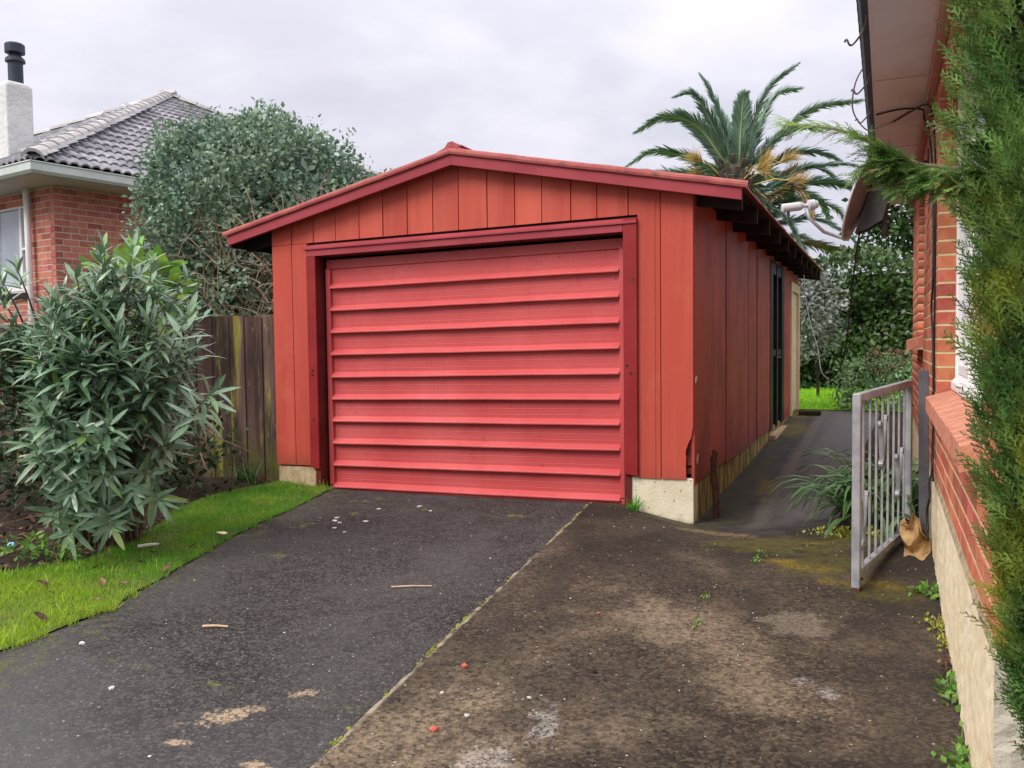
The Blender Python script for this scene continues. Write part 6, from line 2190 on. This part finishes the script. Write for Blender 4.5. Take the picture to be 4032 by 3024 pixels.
# ferny weeds at the lawn edge under the oleander and grass against the fence
for (x, y, n, h, lb) in ((-3.55, -2.78, 90, .13, 'ferny pale green weed at the foot of the oleander trunk'), (-3.36, -2.70, 60, .10, 'second ferny weed with jagged leaves right of the oleander trunk'), (-4.02, -2.85, 70, .14, 'grassy weed in the leaf litter at the left edge')):
    z0 = gz(x, y)
    t = thing('ferny_weed', lb, 'weed', (x, y, z0), 'weeds in the soil bed')
    P = np.c_[RNG.normal(x, .08, n), RNG.normal(y, .06, n), z0 + .02 + RNG.random(n) * h]
    leaf_cloud('leaves', P, np.repeat([[0., 0, 1]], n, 0), *LEAF4, mat_weed, .03, .07, t)
for (x, y, lb) in ((-4.25, -.02, 'tuft of strap grass growing at the fence foot'), (-4.10, -.06, 'thin grass tuft at the fence foot nearest the garage')):
    z0 = gz(x, y)
    t = thing('grass_tuft', lb, 'weed', (x, y, z0), 'grass tufts at the fence foot')
    n = 26
    P = np.c_[RNG.normal(x, .04, n), RNG.normal(y, .02, n), np.full(n, z0)]
    ax = rdir(n) * .7
    ax[:, 2] = 1
    scatter('blades', *leaf_template(1, .08, .5, .1, ((0, 1), (.5, .8), (1, .1))), frames(ax, rdir(n), RNG.uniform(.10, .22, n)), P, mat_clivia, t)

# ------------------------------------------------------------------ moss along the joint, grit, leaf litter
n = 1500
t = RNG.random(n)
yj = .0 + (-5.2) * t
k = np.sin(yj * 6.1) + np.sin(yj * 15.7 + 1) + np.sin(yj * 2.3 + 2)
keep = k > RNG.uniform(-.3, 1.8, n)
yj = yj[keep]
xj = JX + (yj - JY) * JB + RNG.normal(-.006, .008, len(yj))
P = np.c_[xj, yj, gzs(np.c_[xj, yj]) + .006]
ico = blob_mesh('moss_clump', mat_moss, 1, 1, .2, .6)
Ti = np.array([v.co for v in ico.vertices])
Fi = [tuple(p.vertices) for p in ico.polygons]
s = RNG.uniform(.003, .011, len(P))
tag(scatter('moss', Ti, Fi, np.eye(3)[None] * s[:, None, None], P, mat_moss, kind='stuff'), 'green moss cushions along the joint between asphalt and slab', 'moss')
bpy.data.meshes.remove(ico)
ico = blob_mesh('grit_grain', mat_stone, 1, 1, .3, .6)
Ti = np.array([v.co for v in ico.vertices])
bpy.data.meshes.remove(ico)
n = 220
P = np.c_[RNG.uniform(-2.6, 1.5, n), RNG.uniform(-4.6, -.1, n)]
ok = P[:, 0] > np.interp(P[:, 1], [-4.6, -3.28, -1.87, .06], [-2.4, -2.3, -2.75, -3.2])
P = P[ok]
P = np.c_[P, gzs(P) + .019]
s = RNG.uniform(.0016, .0045, len(P)) * np.where(RNG.random(len(P)) < .08, 1.7, 1)
tag(scatter('grit', Ti, Fi, np.eye(3)[None] * s[:, None, None], P, mat_stone, kind='stuff'), 'pale grit scattered over the driveway and the slab', 'grit')
n = 900
P = np.c_[RNG.uniform(-4.9, -3.0, n), RNG.uniform(-3.4, -1.3, n)]
inn = in_poly(P, [tuple(p) for p in lawn_back + [(-5, 0), (-5, -4)]]) | (P[:, 0] < np.interp(P[:, 1], [-3.4, -2.6, -1.87, -1.22], [-3.5, -3.2, -3.45, -3.86]))
P = P[inn]
P = np.c_[P, gzs(P) + .02]
ax = rdir(len(P))
ax[:, 2] *= .3
nr = rdir(len(P)) * .4
nr[:, 2] += 1
tag(scatter('leaf_litter', *leaf_template(1, .5, -.25, .3, ((0, .15), (.45, 1), (1, .1))), frames(ax, nr, RNG.uniform(.03, .075, len(P))), P, mat_litter, kind='stuff'), 'brown dead leaves littering the soil under the oleander', 'leaf litter')
# single leaves and small things lying about
lt = MB().add(*leaf_template(1, .55, -.3, .35, ((0, .15), (.3, .9), (.65, .8), (1, .08)))).mesh('dead_leaf', mat_litter, recalc=False)
spots_ = [(-2.78, -2.62), (-2.92, -2.42), (-2.70, -2.75), (-2.55, -2.95), (-2.45, -3.25), (-2.62, -3.05), (-2.95, -2.85), (-2.42, -3.55), (-2.62, -2.45), (-2.78, -2.25), (-3.1, -2.6), (-3.25, -2.05), (-3.3, -.95), (-2.36, -3.42), (-2.08, -2.62), (-2.74, -3.25), (-2.9, -3.15), (-2.52, -2.72)]
lab = ['at the lawn edge', 'lying on the lawn', 'curled at the driveway edge']
for i, (x, y) in enumerate(spots_):
    q = piece('dead_leaf', lt, None, (x, y, gz(x, y) + .035), rot=(random.uniform(-.4, .4), random.uniform(-.4, .4), random.uniform(0, 6.28)), scale=(random.uniform(.04, .075),) * 3)
    tag(q, 'curled brown dead leaf lying in the grass strip', 'dead leaf', 'dead leaves on the lawn')


def pebble(name, m, label, cat, x, y, r, dz=.016, flat=.6, group=None, jit=.3):
    o_ = bpy.data.objects.new(name, blob_mesh(name, m, r, 1, jit, flat))
    COL.objects.link(o_)
    o_.location = (x, y, gz(x, y) + dz + r * flat * .6)
    o_.rotation_euler.z = random.uniform(0, 6)
    return tag(o_, label, cat, group)


pebble('brick_chip', mat_redchip, 'larger red brick chip on the slab near the joint', 'brick chip', -.31, -3.24, .020, jit=.4)
pebble('brick_chip', mat_redchip, 'flat red brick chip on the slab nearest the viewer', 'brick chip', -.165, -3.78, .019, jit=.4, flat=.5)
pebble('brick_chip', mat_redchip, 'tiny orange red brick chip in the middle of the slab', 'brick chip', .02, -2.42, .011, jit=.3)
pebble('pebble', mat_stone, 'pale pebble just behind the flat red chip', 'pebble', -.10, -3.64, .012)
pebble('pebble', mat_stone, 'small whitish pebble right of the larger red chip', 'pebble', -.28, -3.50, .009)
pebble('pebble', mat_stone, 'pale pebble by itself on the slab towards the gate', 'pebble', .06, -3.42, .010)
pebble('clod', mat_soil, 'small dark clod of dirt on the middle of the slab', 'dirt clod', .22, -3.10, .012)
pebble('pebble', mat_stone, 'whitish pebble on the asphalt near the lower lawn edge', 'pebble', -2.06, -3.66, .016, .004)
pebble('pebble', mat_stone, 'lilac grey pebble on the asphalt below the straw twig', 'pebble', -1.55, -3.95, .012, .004)
for i, (x, y) in enumerate(((-2.45, -1.12), (-2.38, -1.16), (-2.22, -1.05), (-2.31, -1.32), (-2.17, -1.40), (-1.95, -.55), (-2.38, -.62), (-2.50, -1.02), (-2.12, -.42))):
    q = pebble('stone_flake', mat_stone, 'white flake of stone scattered on the asphalt near the left side of the door', 'stone flake', x, y, random.uniform(.016, .026), .002, .25, 'white stone flakes near the door')


def stick(name, m, label, cat, a, c, r, dz=.012):
    a3, c3 = (*a, gz(*a) + dz), (*c, gz(*c) + dz)
    return tag(MB().tube([a3, (Vector(a3) + Vector(c3)) / 2 + Vector((.002, .003, .003)), c3], [r, r * .9, r * .7], 6).build(name, m, None), label, cat)


stick('straw_twig', mat_straw, 'straw coloured twig on the asphalt near the lower left', 'twig', (-1.70, -3.28), (-1.585, -3.235), .007)
stick('straw_twig', mat_straw, 'thin straw twig on the asphalt in front of the door', 'twig', (-1.18, -2.40), (-.98, -2.30), .005)
stick('white_stick', mat_white_stick, 'short white stick lying on the lawn', 'stick', (-3.10, -2.36), (-3.02, -2.26), .011, .04)
q = piece('pale_leaf', MB().add(*leaf_template(1, .8, .1, .1, ((0, .3), (.3, 1), (.7, .9), (1, .2)))).mesh('pale_leaf', mat_pale_leaf, recalc=False), None, (-2.78, -1.92, gz(-2.78, -1.92) + .050), rot=(.15, .1, 1.2), scale=(.085,) * 3)
tag(q, 'pale yellow fallen leaf lying on the lawn edge', 'leaf')
q = MB().tube([(0, 0, 0), (0, 0, .018), (0, 0, .020)], [.022, .021, .016], 14).build('bottle_cap', mat_blue, None)
q.location = (-3.93, -2.62, gz(-3.93, -2.62) + .03)
q.rotation_euler = (.5, .3, 0)
tag(q, 'light blue plastic bottle cap in the weeds at the left edge', 'bottle cap')
